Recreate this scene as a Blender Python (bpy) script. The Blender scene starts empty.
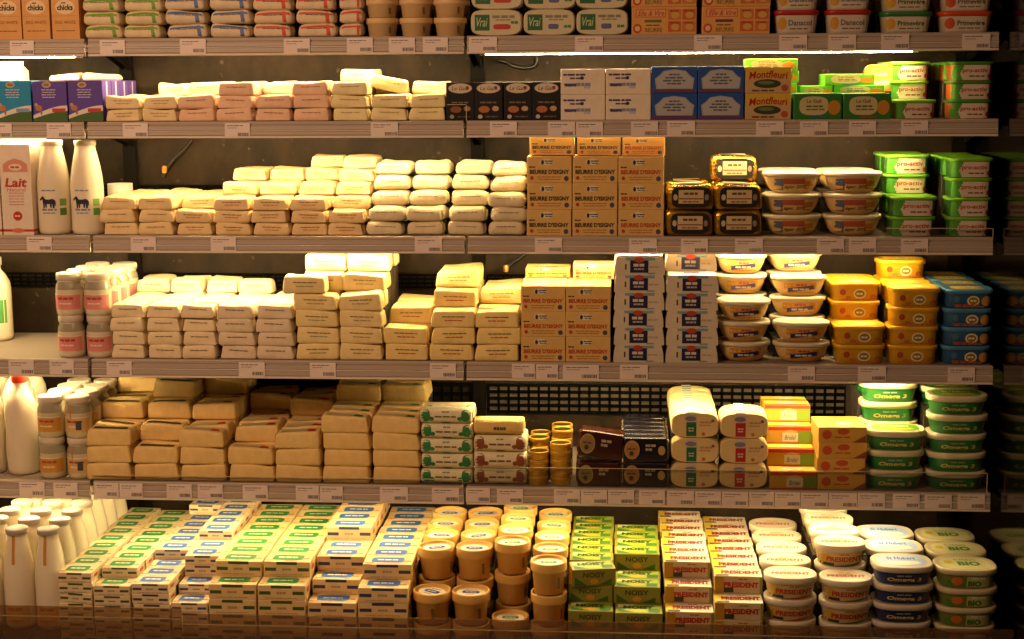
import bpy, bmesh, math, random
from mathutils import Vector, Matrix
random.seed(7)
PI = math.pi
SC = bpy.context.scene
COL = SC.collection

# ---------------------------------------------------------------- camera, world, lights, exposure
ZC = 1.75                                   # eye height
F_PX = 1500.0
cam_d = bpy.data.cameras.new('camera')
cam_d.sensor_width = 36.0
cam_d.lens = F_PX / 1024 * 36.0
cam_d.clip_start = 0.05
cam = bpy.data.objects.new('camera', cam_d)
COL.objects.link(cam)
YAW, PITCH, ROLL = math.radians(4.0), math.radians(9.0), math.radians(-0.299)
_fw = Vector((-math.sin(YAW) * math.cos(PITCH), math.cos(YAW) * math.cos(PITCH), -math.sin(PITCH)))
_r = Vector((math.cos(YAW), math.sin(YAW), 0))
_u = _r.cross(_fw)
CR = _r * math.cos(ROLL) + _u * math.sin(ROLL)
CU = _u * math.cos(ROLL) - _r * math.sin(ROLL)
CF = _fw
M = Matrix((CR, CU, -CF)).transposed().to_4x4()
M.translation = (0, 0, ZC)
cam.matrix_world = M
SC.camera = cam

vs = SC.view_settings
vs.view_transform = 'Standard'
vs.look = 'None'
vs.exposure = 0.0
vs.gamma = 1.0
vs.use_curve_mapping = False
SC.cycles.use_denoising = True
SC.cycles.max_bounces = 6
SC.cycles.diffuse_bounces = 3
SC.cycles.glossy_bounces = 3
SC.cycles.transparent_max_bounces = 10
SC.cycles.sample_clamp_indirect = 6.0
SC.cycles.caustics_reflective = False
SC.cycles.caustics_refractive = False

w = bpy.data.worlds.new('shop_air')
SC.world = w
w.use_nodes = True
w.node_tree.nodes['Background'].inputs[0].default_value = (1.0, 0.55, 0.26, 1)
w.node_tree.nodes['Background'].inputs[1].default_value = 0.06

def area(name, loc, target, sx, sy, power, color):
    d = bpy.data.lights.new(name, 'AREA')
    d.shape = 'RECTANGLE'; d.size = sx; d.size_y = sy
    d.energy = power; d.color = color
    o = bpy.data.objects.new(name, d)
    COL.objects.link(o)
    o.location = loc
    o.rotation_euler = (Vector(target) - Vector(loc)).to_track_quat('-Z', 'Y').to_euler()
    return o
# lamps over the shop aisle in front of the cabinet (brighter towards the milk end)
area('aisle_lamp', (-2.2, 1.9, 2.95), (-1.4, 4.6, 1.0), 1.6, 0.5, 62, (1.0, 0.59, 0.35))
area('aisle_lamp', (0.9, 1.2, 2.95), (0.6, 4.6, 1.0), 1.6, 0.5, 5, (1.0, 0.55, 0.28))
TUBE_L = 120.0                                # radiance of the fluorescent tubes
TUBE_C = (1.0, 0.74, 0.36)

# ---------------------------------------------------------------- photograph <-> place
def ray(px, py):
    return CF + CR * ((px - 512.0) / F_PX) - CU * ((py - 319.5) / F_PX)
def at_y(px, py, Y):
    d = ray(px, py); t = Y / d.y
    return Vector((d.x * t, Y, ZC + d.z * t))

LIPY = {1: 4.600, 2: 4.562, 3: 4.562, 4: 4.494, 5: 4.456, 6: 4.22}
LIPZ = {1: ZC + 0.1385, 2: ZC - 0.1152, 3: ZC - 0.4669, 4: ZC - 0.8462, 5: ZC - 1.2278, 6: 0.06}
XL, XM, XR = -1.634, -0.459, 1.126
X_END = -2.25
Y_BACK = 4.985
SHELF_WORD = {1: 'top shelf', 2: 'second shelf', 3: 'third shelf', 4: 'fourth shelf', 5: 'fifth shelf', 6: 'bottom deck'}

# ---------------------------------------------------------------- materials
def lin(c):
    c = c.lstrip('#')
    o = []
    for i in (0, 2, 4):
        v = int(c[i:i + 2], 16) / 255
        o.append(v / 12.92 if v <= 0.04045 else ((v + 0.055) / 1.055) ** 2.4)
    return (o[0], o[1], o[2], 1)
MATS = {}
def mat(hexc, rough=0.55, metal=0.0, var=0.06, scale=18.0, coat=0.0, bump=0.0, bscale=90.0, spec=0.4, sss=0.0):
    key = (hexc, rough, metal, var, scale, coat, bump, bscale, spec, sss)
    if key in MATS: return MATS[key]
    m = bpy.data.materials.new('m_' + hexc.strip('#'))
    m.use_nodes = True
    nt = m.node_tree; b = nt.nodes['Principled BSDF']
    c = lin(hexc)
    b.inputs['Roughness'].default_value = rough
    b.inputs['Metallic'].default_value = metal
    b.inputs['Specular IOR Level'].default_value = spec
    b.inputs['Coat Weight'].default_value = coat
    b.inputs['Coat Roughness'].default_value = 0.08
    tc = nt.nodes.new('ShaderNodeTexCoord')
    if var > 0:
        n = nt.nodes.new('ShaderNodeTexNoise'); n.inputs['Scale'].default_value = scale; n.inputs['Detail'].default_value = 3
        nt.links.new(tc.outputs['Object'], n.inputs['Vector'])
        r = nt.nodes.new('ShaderNodeValToRGB')
        r.color_ramp.elements[0].position = 0.3; r.color_ramp.elements[1].position = 0.7
        r.color_ramp.elements[0].color = tuple(x * (1 - var) for x in c[:3]) + (1,)
        r.color_ramp.elements[1].color = tuple(min(1, x * (1 + var)) for x in c[:3]) + (1,)
        nt.links.new(n.outputs['Fac'], r.inputs['Fac'])
        nt.links.new(r.outputs['Color'], b.inputs['Base Color'])
    else:
        b.inputs['Base Color'].default_value = c
    if bump > 0:
        n2 = nt.nodes.new('ShaderNodeTexNoise'); n2.inputs['Scale'].default_value = bscale; n2.inputs['Detail'].default_value = 4
        nt.links.new(tc.outputs['Object'], n2.inputs['Vector'])
        bp = nt.nodes.new('ShaderNodeBump'); bp.inputs['Strength'].default_value = bump; bp.inputs['Distance'].default_value = 0.004
        nt.links.new(n2.outputs['Fac'], bp.inputs['Height'])
        nt.links.new(bp.outputs['Normal'], b.inputs['Normal'])
    MATS[key] = m
    return m
def ink(h): return mat(h, 0.5, var=0.0)
def board(h): return mat(h, 0.5, var=0.05, scale=30)
def plastic(h, rough=0.35): return mat(h, rough, var=0.03, coat=0.15)
def paper(h): return mat(h, 0.62, var=0.06, scale=40, bump=0.35, bscale=120)

def emit_mat(c, s):
    m = bpy.data.materials.new('tube_light'); m.use_nodes = True
    nt = m.node_tree; nt.nodes.clear()
    e = nt.nodes.new('ShaderNodeEmission'); o = nt.nodes.new('ShaderNodeOutputMaterial')
    e.inputs[0].default_value = (*c, 1); e.inputs[1].default_value = s
    nt.links.new(e.outputs[0], o.inputs[0])
    return m
def clear_mat(name, tint, refl=0.06, body=None, bodyfac=0.0):
    m = bpy.data.materials.new(name); m.use_nodes = True
    nt = m.node_tree; nt.nodes.clear()
    t = nt.nodes.new('ShaderNodeBsdfTransparent'); t.inputs[0].default_value = (*tint, 1)
    g = nt.nodes.new('ShaderNodeBsdfGlossy'); g.inputs['Roughness'].default_value = 0.05
    x = nt.nodes.new('ShaderNodeMixShader'); x.inputs[0].default_value = refl
    nt.links.new(t.outputs[0], x.inputs[1]); nt.links.new(g.outputs[0], x.inputs[2])
    last = x
    if body:
        d = nt.nodes.new('ShaderNodeBsdfDiffuse'); d.inputs[0].default_value = body
        y = nt.nodes.new('ShaderNodeMixShader'); y.inputs[0].default_value = bodyfac
        nt.links.new(x.outputs[0], y.inputs[1]); nt.links.new(d.outputs[0], y.inputs[2]); last = y
    o = nt.nodes.new('ShaderNodeOutputMaterial'); nt.links.new(last.outputs[0], o.inputs[0])
    return m

# ---------------------------------------------------------------- mesh builder
_txt = {}
def text_geo(s, bold=0.0, shear=0.0):
    k = (s, bold, shear)
    if k in _txt: return _txt[k]
    c = bpy.data.curves.new('t', 'FONT'); c.body = s; c.size = 1.0; c.resolution_u = 2
    c.offset = bold; c.shear = shear
    o = bpy.data.objects.new('t', c)
    me = o.to_mesh(); me.calc_loop_triangles()
    v = [(p.co.x, p.co.y) for p in me.vertices]
    f = [tuple(t.vertices) for t in me.loop_triangles]
    o.to_mesh_clear(); bpy.data.objects.remove(o); bpy.data.curves.remove(c)
    x0 = min(p[0] for p in v); x1 = max(p[0] for p in v); y0 = min(p[1] for p in v); y1 = max(p[1] for p in v)
    v = [((p[0] - (x0 + x1) / 2) / (x1 - x0), (p[1] - (y0 + y1) / 2) / (y1 - y0)) for p in v]
    # keep every triangle facing the same way
    g = []
    for a, b, d in f:
        A, B, D = v[a], v[b], v[d]
        s2 = (B[0] - A[0]) * (D[1] - A[1]) - (B[1] - A[1]) * (D[0] - A[0])
        g.append((a, b, d) if s2 > 0 else (a, d, b))
    _txt[k] = (v, g)
    return _txt[k]

class MB:
    def __init__(s): s.v = []; s.f = []; s.mi = []; s.sm = []; s.m = []
    def midx(s, m):
        if m not in s.m: s.m.append(m)
        return s.m.index(m)
    def add(s, vs_, fs, m, smooth=False):
        b = len(s.v); i = s.midx(m)
        s.v += [tuple(p) for p in vs_]
        for f in fs:
            s.f.append(tuple(q + b for q in f)); s.mi.append(i); s.sm.append(smooth)
    def bevbox(s, x0, x1, y0, y1, z0, z1, m, bev=0.0015, seg=2, smooth=False):
        bm = bmesh.new(); bmesh.ops.create_cube(bm, size=1)
        for p in bm.verts:
            p.co = ((x0 + x1) / 2 + p.co.x * (x1 - x0), (y0 + y1) / 2 + p.co.y * (y1 - y0), (z0 + z1) / 2 + p.co.z * (z1 - z0))
        if bev > 0:
            bmesh.ops.bevel(bm, geom=bm.edges[:], offset=bev, segments=seg, affect='EDGES', profile=0.5)
        bm.verts.index_update()
        s.add([tuple(p.co) for p in bm.verts], [tuple(q.index for q in f.verts) for f in bm.faces], m, smooth)
        bm.free()
    def loft(s, loops, m, smooth=True, cap0=True, cap1=True):
        n = len(loops[0]); vs_ = [p for L in loops for p in L]; fs = []
        for i in range(len(loops) - 1):
            for j in range(n):
                k = (j + 1) % n
                fs.append((i * n + j, i * n + k, (i + 1) * n + k, (i + 1) * n + j))
        s.add(vs_, fs, m, smooth)
        if cap0: s.add(loops[0], [tuple(range(n))[::-1]], m, False)
        if cap1: s.add(loops[-1], [tuple(range(n))], m, False)
    def lathe(s, prof, m, seg=24, cx=0, cy=0, smooth=True, cap0=True, cap1=True):
        s.loft([[(cx + r * math.cos(2 * PI * j / seg), cy + r * math.sin(2 * PI * j / seg), z) for j in range(seg)] for r, z in prof], m, smooth, cap0, cap1)
    def tube(s, pts, r, m, seg=8):
        L = []
        for i, p in enumerate(pts):
            a = Vector(pts[max(0, i - 1)]); b = Vector(pts[min(len(pts) - 1, i + 1)])
            d = (b - a).normalized(); q = d.orthogonal().normalized()
            if abs(d.z) < 0.9: q = Vector((0, 0, 1)).cross(d).normalized()
            w2 = d.cross(q)
            L.append([tuple(Vector(p) + (q * math.cos(2 * PI * j / seg) + w2 * math.sin(2 * PI * j / seg)) * r) for j in range(seg)])
        s.loft(L, m)
    # flat print on a surface f(u, v, e)
    def poly(s, pts, f, m, e=0.0005):
        s.add([f(u, v, e) for u, v in pts], [tuple(range(len(pts)))], m)
    def rect(s, u0, u1, v0, v1, f, m, e=0.0005, nu=6, nv=2):
        vs_ = [f(u0 + (u1 - u0) * i / nu, v0 + (v1 - v0) * j / nv, e) for j in range(nv + 1) for i in range(nu + 1)]
        fs = [(j * (nu + 1) + i, j * (nu + 1) + i + 1, (j + 1) * (nu + 1) + i + 1, (j + 1) * (nu + 1) + i) for j in range(nv) for i in range(nu)]
        s.add(vs_, fs, m)
    def ell(s, cu, cv, ru, rv, f, m, e=0.0005, n=18, p=2.0):
        vs_ = [f(cu, cv, e)]; fs = []
        for q in (0.55, 1.0):
            for i in range(n):
                a = 2 * PI * i / n; c, t = math.cos(a), math.sin(a)
                vs_.append(f(cu + q * ru * math.copysign(abs(c) ** (2 / p), c), cv + q * rv * math.copysign(abs(t) ** (2 / p), t), e))
        for i in range(n):
            k = (i + 1) % n
            fs.append((0, 1 + i, 1 + k)); fs.append((1 + i, 1 + n + i, 1 + n + k, 1 + k))
        s.add(vs_, fs, m)
    def text(s, t, cu, cv, wd, ht, f, m, e=0.001, bold=0.0, shear=0.0, arch=0.0):
        v, g = text_geo(t, bold, shear)
        s.add([f(cu + x * wd, cv + y * ht - arch * (2 * x) ** 2, e) for x, y in v], g, m)
    def dashes(s, cu, cv, wd, ht, f, m, e=0.001, n=4, seed=0):
        rnd = random.Random(seed); ws = [0.5 + rnd.random() for _ in range(n)]; tot = sum(ws) * 1.18
        u = cu - wd / 2
        for x in ws:
            s.rect(u, u + wd * x / tot, cv - ht / 2, cv + ht / 2, f, m, e, 2, 1); u += wd * x / tot * 1.18
    def mesh(s, name):
        me = bpy.data.meshes.new(name)
        me.from_pydata(s.v, [], s.f)
        for m in s.m: me.materials.append(m)
        me.polygons.foreach_set('material_index', s.mi)
        me.polygons.foreach_set('use_smooth', s.sm)
        me.update()
        return me

def front(d): return lambda u, v, e: (u, -d / 2 - e, v)
def top(h): return lambda u, v, e: (u, v, h + e)
def right(wd): return lambda u, v, e: (wd / 2 + e, u, v)
def left(wd): return lambda u, v, e: (-wd / 2 - e, -u, v)

def selps(a, b, n, seg, z, cx=0, cy=0):
    L = []
    for j in range(seg):
        t = 2 * PI * j / seg + PI / seg; c, q = math.cos(t), math.sin(t)
        L.append((cx + a * math.copysign(abs(c) ** (2 / n), c), cy + b * math.copysign(abs(q) ** (2 / n), q), z))
    return L
def tubfront(secs, n):                       # secs [(z, a, b)]: the print's surface on a lofted tub
    def f(u, v, e):
        for (z0, a0, b0), (z1, a1, b1) in zip(secs, secs[1:]):
            if v <= z1 or (z1, a1, b1) == secs[-1]:
                k = 0 if z1 == z0 else max(0, min(1, (v - z0) / (z1 - z0)))
                a, b = a0 + (a1 - a0) * k, b0 + (b1 - b0) * k
                break
        q = min(0.995, abs(u / a))
        return (max(-a, min(a, u)), -b * (1 - q ** n) ** (1 / n) - e, v)
    return f

def rounded(wd, h, d, r, rnd, amp=0.0015, taper=0.0, topsq=0.0, nx=7, ny=4, nz=3, lump=28.0):
    """a soft parcel: rounded block with small lumps; returns verts, faces and the map that shaped it"""
    r = min(r, h * 0.48, d * 0.48)
    sh_, tl_ = rnd.uniform(-0.10, 0.10), rnd.uniform(-0.07, 0.07)
    ks = [(Vector((rnd.uniform(-1, 1), rnd.uniform(-1, 1), rnd.uniform(-1, 1))).normalized() * lump * rnd.uniform(1, 3.2), rnd.uniform(0, 6.3)) for _ in range(5)]
    hx, hy, hz = wd / 2, d / 2, h / 2
    def shape(x, y, z):
        p = Vector((x, y, z)); q = Vector((max(-hx + r, min(hx - r, x)), max(-hy + r, min(hy - r, y)), max(-hz + r, min(hz - r, z))))
        dv = p - q
        if dv.length > 1e-9:
            p = q + dv.normalized() * r
        t = max(0.0, min(1.0, (p.z + hz) / h))
        k = 1 - taper * t ** 1.5 - taper * 0.35 * (1 - t) ** 2
        p.z += tl_ * p.x * t if amp > 0.001 else 0
        p.x *= k; p.x += sh_ * (p.z + hz) * (0.8 if amp > 0.001 else 0); p.y *= 1 - topsq * max(0, t)
        if amp:
            nn = sum(math.sin(kk.dot(p) + ph) for kk, ph in ks) / 2.2
            dd = dv.normalized() if dv.length > 1e-9 else Vector((0, 0, 0))
            p += dd * amp * nn * (0.35 if z < -hz + r * 0.5 else 1.0)
        return (p.x, p.y, p.z + hz)
    def axis(half, n):
        a = [-half, -half + r * 0.3, -half + r]
        m = [-half + r + (2 * half - 2 * r) * i / n for i in range(1, n)]
        return a + m + [half - r, half - r * 0.3, half]
    X, Y, Z = axis(hx, nx), axis(hy, ny), axis(hz, nz)
    idx = {}; V = []; Fc = []
    def vid(x, y, z):
        k = (round(x, 6), round(y, 6), round(z, 6))
        if k not in idx: idx[k] = len(V); V.append(shape(x, y, z))
        return idx[k]
    for A, B, mk, flip in ((X, Y, lambda a, b: (a, b, hz), 0), (X, Y, lambda a, b: (a, b, -hz), 1), (X, Z, lambda a, b: (a, -hy, b), 0), (X, Z, lambda a, b: (a, hy, b), 1), (Y, Z, lambda a, b: (hx, a, b), 0), (Y, Z, lambda a, b: (-hx, a, b), 1)):
        for i in range(len(A) - 1):
            for j in range(len(B) - 1):
                q = (vid(*mk(A[i], B[j])), vid(*mk(A[i + 1], B[j])), vid(*mk(A[i + 1], B[j + 1])), vid(*mk(A[i], B[j + 1])))
                Fc.append(q[::-1] if flip else q)
    def ff(u, v, e):
        x, y, z = shape(u, -hy, v - hz)
        return (x, y - e - 0.0008, z)
    def tt(u, v, e):
        x, y, z = shape(u, v, hz)
        return (x, y, z + e + 0.0008)
    return V, Fc, ff, tt

# ---------------------------------------------------------------- placing things
REC = []          # every stocked thing: (object, description, shelf, column key, row, tier)
COLS = {}         # (desc, shelf) -> number of columns so far
def tagset(o, label=None, cat=None, group=None, kind=None):
    if label: o['label'] = label
    if cat: o['category'] = cat
    if group: o['group'] = group
    if kind: o['kind'] = kind
    return o
def link(name, me, parent=None, loc=None):
    o = bpy.data.objects.new(name, me); COL.objects.link(o)
    if parent is not None: o.parent = parent
    if loc is not None: o.location = loc
    return o
def product(name, parts, loc, rz=0.0, rx=0.0, ry=0.0):
    """parts: one mesh, or a list of (part name, mesh, label, [sub-parts])"""
    if not isinstance(parts, list):
        o = link(name, parts)
    else:
        o = link(name, None)
        for pn, me, lb, subs in parts:
            p = link(pn, me, o)
            if lb: p['label'] = lb
            for sn, sm, sl in subs:
                q = link(sn, sm, p)
                if sl: q['label'] = sl
    o.location = loc; o.rotation_euler = (rx, ry, rz)
    return o
RISER = board('#3a332c')
RISERS = {}                                  # the display steps under the rear rows, one stepped insert for each shelf
def put(kind, name, desc, cat, shelf, x0, x1, n, h_px, d, rows, off=0.015, lift=0.0, jit=0.004, rot=1.0, gap=0.985, top_y=None, base_layers=None, opt=None, nvar=1, per=None, plural=None, rowx=None, riser=True, skew=None):
    """n stacks side by side between the photo columns x0..x1 (read at the foot of the front row); rows: tiers in each row from the front
    (a list per stack when nested)"""
    Y0 = LIPY[shelf] + off + d / 2
    Yf = LIPY[shelf] + off
    yb = {1: 37, 2: 121, 3: 236, 4: 361, 5: 486, 6: 600}[shelf]
    A, B = at_y(x0, yb, Yf), at_y(x1, yb, Yf)
    pitch = (B.x - A.x) / n
    ppm = (x1 - x0) / (B.x - A.x)
    wd = pitch * gap
    h = h_px / ppm * 0.995
    var = [kind(wd, h, d * 0.985, random.Random(sum(map(ord, name)) % 1000 + i * 7 + int(x0)), **(opt or {})) for i in range(nvar)]
    zb = LIPZ[shelf] + lift / ppm
    nested = isinstance(rows[0], (list, tuple))
    tops = []
    for c in range(n):
        R = rows[c] if nested else rows
        if top_y is not None:
            ty = top_y[c] if isinstance(top_y, (list, tuple)) else top_y
            zb = at_y((x0 + x1) / 2, ty, Yf).z - R[0] * h
        if top_y is not None and kind is not k_bottle:
            ex = max(0, int((zb - LIPZ[shelf]) / h)); zb -= ex * h; R = [q + ex for q in R]
        key = COLS.get((desc, shelf), 0) + 1; COLS[(desc, shelf)] = key
        hid = 0
        for j, L in enumerate(R):
            Y = Y0 + j * d
            if Y + d / 2 > Y_BACK - 0.003: break
            if L <= 0: continue
            if j and L < hid: continue
            nb = [rows[q][min(j - 1, len(rows[q]) - 1)] for q in (c - 1, c, c + 1) if 0 <= q < n] if nested and top_y is None else [R[j - 1]]
            st = 0 if j == 0 else max(0, min(nb + [L]) - 1)
            if j and L == R[j - 1] and st > L - 1: st = L - 1
            hid = max(hid, L)
            X = A.x + pitch * (c + 0.5) + (rowx[j] if rowx and j < len(rowx) else 0)
            if (st > 0 or zb > LIPZ[shelf] + 0.003) and lift == 0.0 and riser:
                z1 = zb + st * h - 0.0006
                if z1 - LIPZ[shelf] > 0.004:
                    RISERS.setdefault(shelf, MB()).bevbox(X - wd * 0.46, X + wd * 0.46, Y - d * 0.46, Y + d * 0.46, LIPZ[shelf], z1, RISER, 0.001, 1)
            for t in range(st, L):
                jx, jy = random.uniform(-jit, jit), random.uniform(-jit, jit) * 0.6
                rz = math.radians(random.uniform(-rot, rot))
                if skew and (c, j, t) in skew:
                    sx, sy, sr = skew[(c, j, t)]; jx += sx; jy += sy; rz += math.radians(sr)
                o = product(name, var[(t + j + c) % nvar], (X + jx, Y + jy, zb + t * h), rz)
                tagset(o, None, cat, f'{plural or desc + "s"} on the {SHELF_WORD[shelf]}')
                REC.append([o, desc, shelf, key, j, t, L])
            tops.append((X, Y, zb + L * h))
    return tops
def one(kind, name, desc, cat, shelf, x0, x1, h_px, d, off, lift, label, rz=0.0, rx=0.0, ry=0.0, opt=None, plural=None, dz=0.0):
    Yf = LIPY[shelf] + off
    yb = {1: 37, 2: 121, 3: 236, 4: 361, 5: 486, 6: 600}[shelf]
    A, B = at_y(x0, yb, Yf), at_y(x1, yb, Yf)
    ppm = (x1 - x0) / (B.x - A.x)
    p0 = (x1 - x0) / (at_y(x1, yb, LIPY[shelf]).x - at_y(x0, yb, LIPY[shelf]).x)
    me = kind((B.x - A.x), h_px / ppm, d, random.Random(int(x0) + 3), **(opt or {}))
    o = product(name, me, ((A.x + B.x) / 2, Yf + d / 2, LIPZ[shelf] + lift / p0 + dz), math.radians(rz), math.radians(rx), math.radians(ry))
    tagset(o, label, cat, f'{plural or desc + "s"} on the {SHELF_WORD[shelf]}')
    return o

# ================================================================= the cabinet (the setting)
def steel(): return mat('#b09c86', 0.42, var=0.05, scale=6, spec=0.5)
RAIL = mat('#b4a494', 0.45, var=0.04, scale=5)
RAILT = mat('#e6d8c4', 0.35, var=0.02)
RAILD = mat('#8d8074', 0.5, var=0.04, scale=5)
DARK = mat('#0e0c0a', 0.8, var=0.1, spec=0.08)
BLACK = mat('#0a0908', 0.8, var=0.0, spec=0.05)
GAPM = mat('#15110e', 0.6, var=0.0)

def back_material():
    m = bpy.data.materials.new('stained_back_panel'); m.use_nodes = True
    nt = m.node_tree; b = nt.nodes['Principled BSDF']
    tc = nt.nodes.new('ShaderNodeTexCoord')
    mp = nt.nodes.new('ShaderNodeMapping'); mp.inputs['Scale'].default_value = (1.6, 1, 0.9)
    nt.links.new(tc.outputs['Object'], mp.inputs['Vector'])
    n1 = nt.nodes.new('ShaderNodeTexNoise'); n1.inputs['Scale'].default_value = 5; n1.inputs['Detail'].default_value = 8; n1.inputs['Roughness'].default_value = 0.65
    nt.links.new(mp.outputs['Vector'], n1.inputs['Vector'])
    r = nt.nodes.new('ShaderNodeValToRGB')
    r.color_ramp.elements[0].position = 0.32; r.color_ramp.elements[0].color = lin('#120e09')
    r.color_ramp.elements[1].position = 0.75; r.color_ramp.elements[1].color = lin('#35281a')
    nt.links.new(n1.outputs['Fac'], r.inputs['Fac'])
    n2 = nt.nodes.new('ShaderNodeTexNoise'); n2.inputs['Scale'].default_value = 34; n2.inputs['Detail'].default_value = 2
    nt.links.new(tc.outputs['Object'], n2.inputs['Vector'])
    r2 = nt.nodes.new('ShaderNodeValToRGB')
    r2.color_ramp.elements[0].position = 0.70; r2.color_ramp.elements[0].color = (0, 0, 0, 1)
    r2.color_ramp.elements[1].position = 0.76; r2.color_ramp.elements[1].color = (1, 1, 1, 1)
    nt.links.new(n2.outputs['Fac'], r2.inputs['Fac'])
    mx = nt.nodes.new('ShaderNodeMixRGB'); mx.inputs[2].default_value = lin('#4a3f32')
    nt.links.new(r2.outputs['Color'], mx.inputs[0]); nt.links.new(r.outputs['Color'], mx.inputs[1])
    nt.links.new(mx.outputs[0], b.inputs['Base Color'])
    b.inputs['Roughness'].default_value = 0.6
    b.inputs['Specular IOR Level'].default_value = 0.12
    return m
b = MB(); b.bevbox(X_END, XR + 0.03, Y_BACK, Y_BACK + 0.04, 0, 2.35, back_material(), 0)
tagset(link('wall_back', b.mesh('wall_back')), kind='structure')
mir = mat('#332c24', 0.10, metal=1.0, var=0.0)
b = MB(); b.bevbox(XR + 0.016, XR + 0.046, 3.75, Y_BACK, 0, 2.35, mir, 0)
tagset(link('wall_right', b.mesh('wall_right')), kind='structure')
fl = mat('#6d6152', 0.35, var=0.08, scale=3)
b = MB(); b.bevbox(-3.2, 2.4, -0.6, 5.1, -0.05, 0, fl, 0)
tagset(link('floor', b.mesh('floor')), kind='structure')
# canopy over the cabinet, out of the picture
b = MB(); b.bevbox(X_END, XR + 0.016, 4.35, Y_BACK, 2.30, 2.36, DARK, 0.004)
tagset(link('trim_canopy', b.mesh('trim_canopy')), kind='structure')

def rail_profile(Y, zt, ht):
    """the ribbed price rail in section (y, z)"""
    return [(Y + 0.010, zt), (Y + 0.002, zt), (Y, zt - 0.003), (Y, zt - 0.010), (Y + 0.0022, zt - 0.0115), (Y + 0.0022, zt - 0.014), (Y - 0.001, zt - 0.0155), (Y - 0.002, zt - 0.026),
            (Y + 0.0006, zt - 0.0275), (Y + 0.0006, zt - 0.030), (Y - 0.003, zt - 0.0315), (Y - 0.004, zt - ht + 0.010), (Y - 0.001, zt - ht + 0.008), (Y - 0.005, zt - ht + 0.005), (Y - 0.004, zt - ht), (Y + 0.010, zt - ht)]
RAIL_H = {1: 0.054, 2: 0.051, 3: 0.053, 4: 0.056, 5: 0.056}
tube_mat = emit_mat(TUBE_C, TUBE_L)
tube_deck = emit_mat(TUBE_C, TUBE_L * 0.62)
SECT = {'milk end': (X_END, XL - 0.006), 'middle': (XL + 0.006, XM - 0.005), 'tub end': (XM + 0.005, XR)}
LAMP_ON = {(5 - 1 + 0, 'middle'): False}
for s in range(1, 6):
    Y, zt, hr = LIPY[s], LIPZ[s], RAIL_H[s]
    for sec, (xa, xb) in SECT.items():
        where = {'milk end': 'at the milk bottle end', 'middle': 'in the middle butter bay', 'tub end': 'in the wide bay of tubs'}[sec]
        sh = link('shelf', None); sh.location = ((xa + xb) / 2, Y, zt)
        tagset(sh, f'grey metal {SHELF_WORD[s]} {where}', 'shelf', 'cabinet shelves')
        hx = (xb - xa) / 2
        t = MB(); t.bevbox(-hx, hx, 0.010, Y_BACK - Y - 0.002, -0.022, 0, mat('#8c7f70', 0.45, var=0.08, scale=5), 0.002)
        link('tray', t.mesh('tray'), sh)
        r = MB(); pr = rail_profile(0, 0, hr)
        n = len(pr)
        V = [(x, y, z) for x in (-hx, hx) for y, z in pr]
        r.add(V, [(i, (i + 1) % n, n + (i + 1) % n, n + i) for i in range(n)] + [tuple(range(n))[::-1], tuple(range(n, 2 * n))], RAIL)
        r.bevbox(-hx, hx, -0.0068, -0.003, -hr + 0.0005, -hr + 0.0065, RAILT, 0.0008, 1)  # white plastic strip; its pale colour also carries lamp light caught from below
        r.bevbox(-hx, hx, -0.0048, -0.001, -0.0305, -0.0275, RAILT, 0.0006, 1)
        ro = link('price_rail', r.mesh('price_rail'), sh)
        for sx in (-1, 1):
            k = MB(); x = sx * (hx - 0.006)
            prof = [(0.10, -0.022), (Y_BACK - Y - 0.003, -0.022), (Y_BACK - Y - 0.003, -0.10), (Y_BACK - Y - 0.04, -0.085), (0.12, -0.032)]
            m_ = len(prof)
            k.add([(x + q * 0.0015, y, z) for q in (-1, 1) for y, z in prof], [tuple(range(m_))[::-1], tuple(range(m_, 2 * m_))] + [(i, (i + 1) % m_, m_ + (i + 1) % m_, m_ + i) for i in range(m_)], DARK)
            link('bracket', k.mesh('bracket'), sh)
        # the lamp under this shelf
        on = not (s == 4 and sec == 'middle')
        la = link('strip_light', None); la.location = ((xa + xb) / 2, Y + 0.062, zt - (0.0224 if s > 1 or sec == 'middle' else 0.030))
        tagset(la, f'{"lit" if on else "unlit"} fluorescent strip light under the {SHELF_WORD[s]} {where}', 'light', 'strip lights under the shelves')
        hb = MB(); hb.bevbox(-hx + 0.016, hx - 0.016, -0.022, 0.022, -0.008, 0, mat('#cfc4b0', 0.4, var=0.02), 0.002)
        link('batten', hb.mesh('batten'), la)
        tb = MB(); L = []
        for x in (-hx + 0.05, hx - (0.24 if sec == 'tub end' else 0.05)):
            L.append([(x, 0.0085 * math.cos(2 * PI * j / 10), -0.0178 + 0.0085 * math.sin(2 * PI * j / 10)) for j in range(10)])
        tb.loft(L, (tube_deck if s == 5 else tube_mat) if on else plastic('#b8ac98'))
        link('tube', tb.mesh('tube'), la)
        for sx in (-1, 1):
            e = MB()
            xe = -hx + 0.042 if sx < 0 else hx - (0.232 if sec == 'tub end' else 0.042)
            e.bevbox(xe - 0.009, xe + 0.009, -0.011, 0.011, -0.0275, -0.0075, plastic('#d8cdb8'), 0.002)
            link('end_cap', e.mesh('end_cap'), la)
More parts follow.
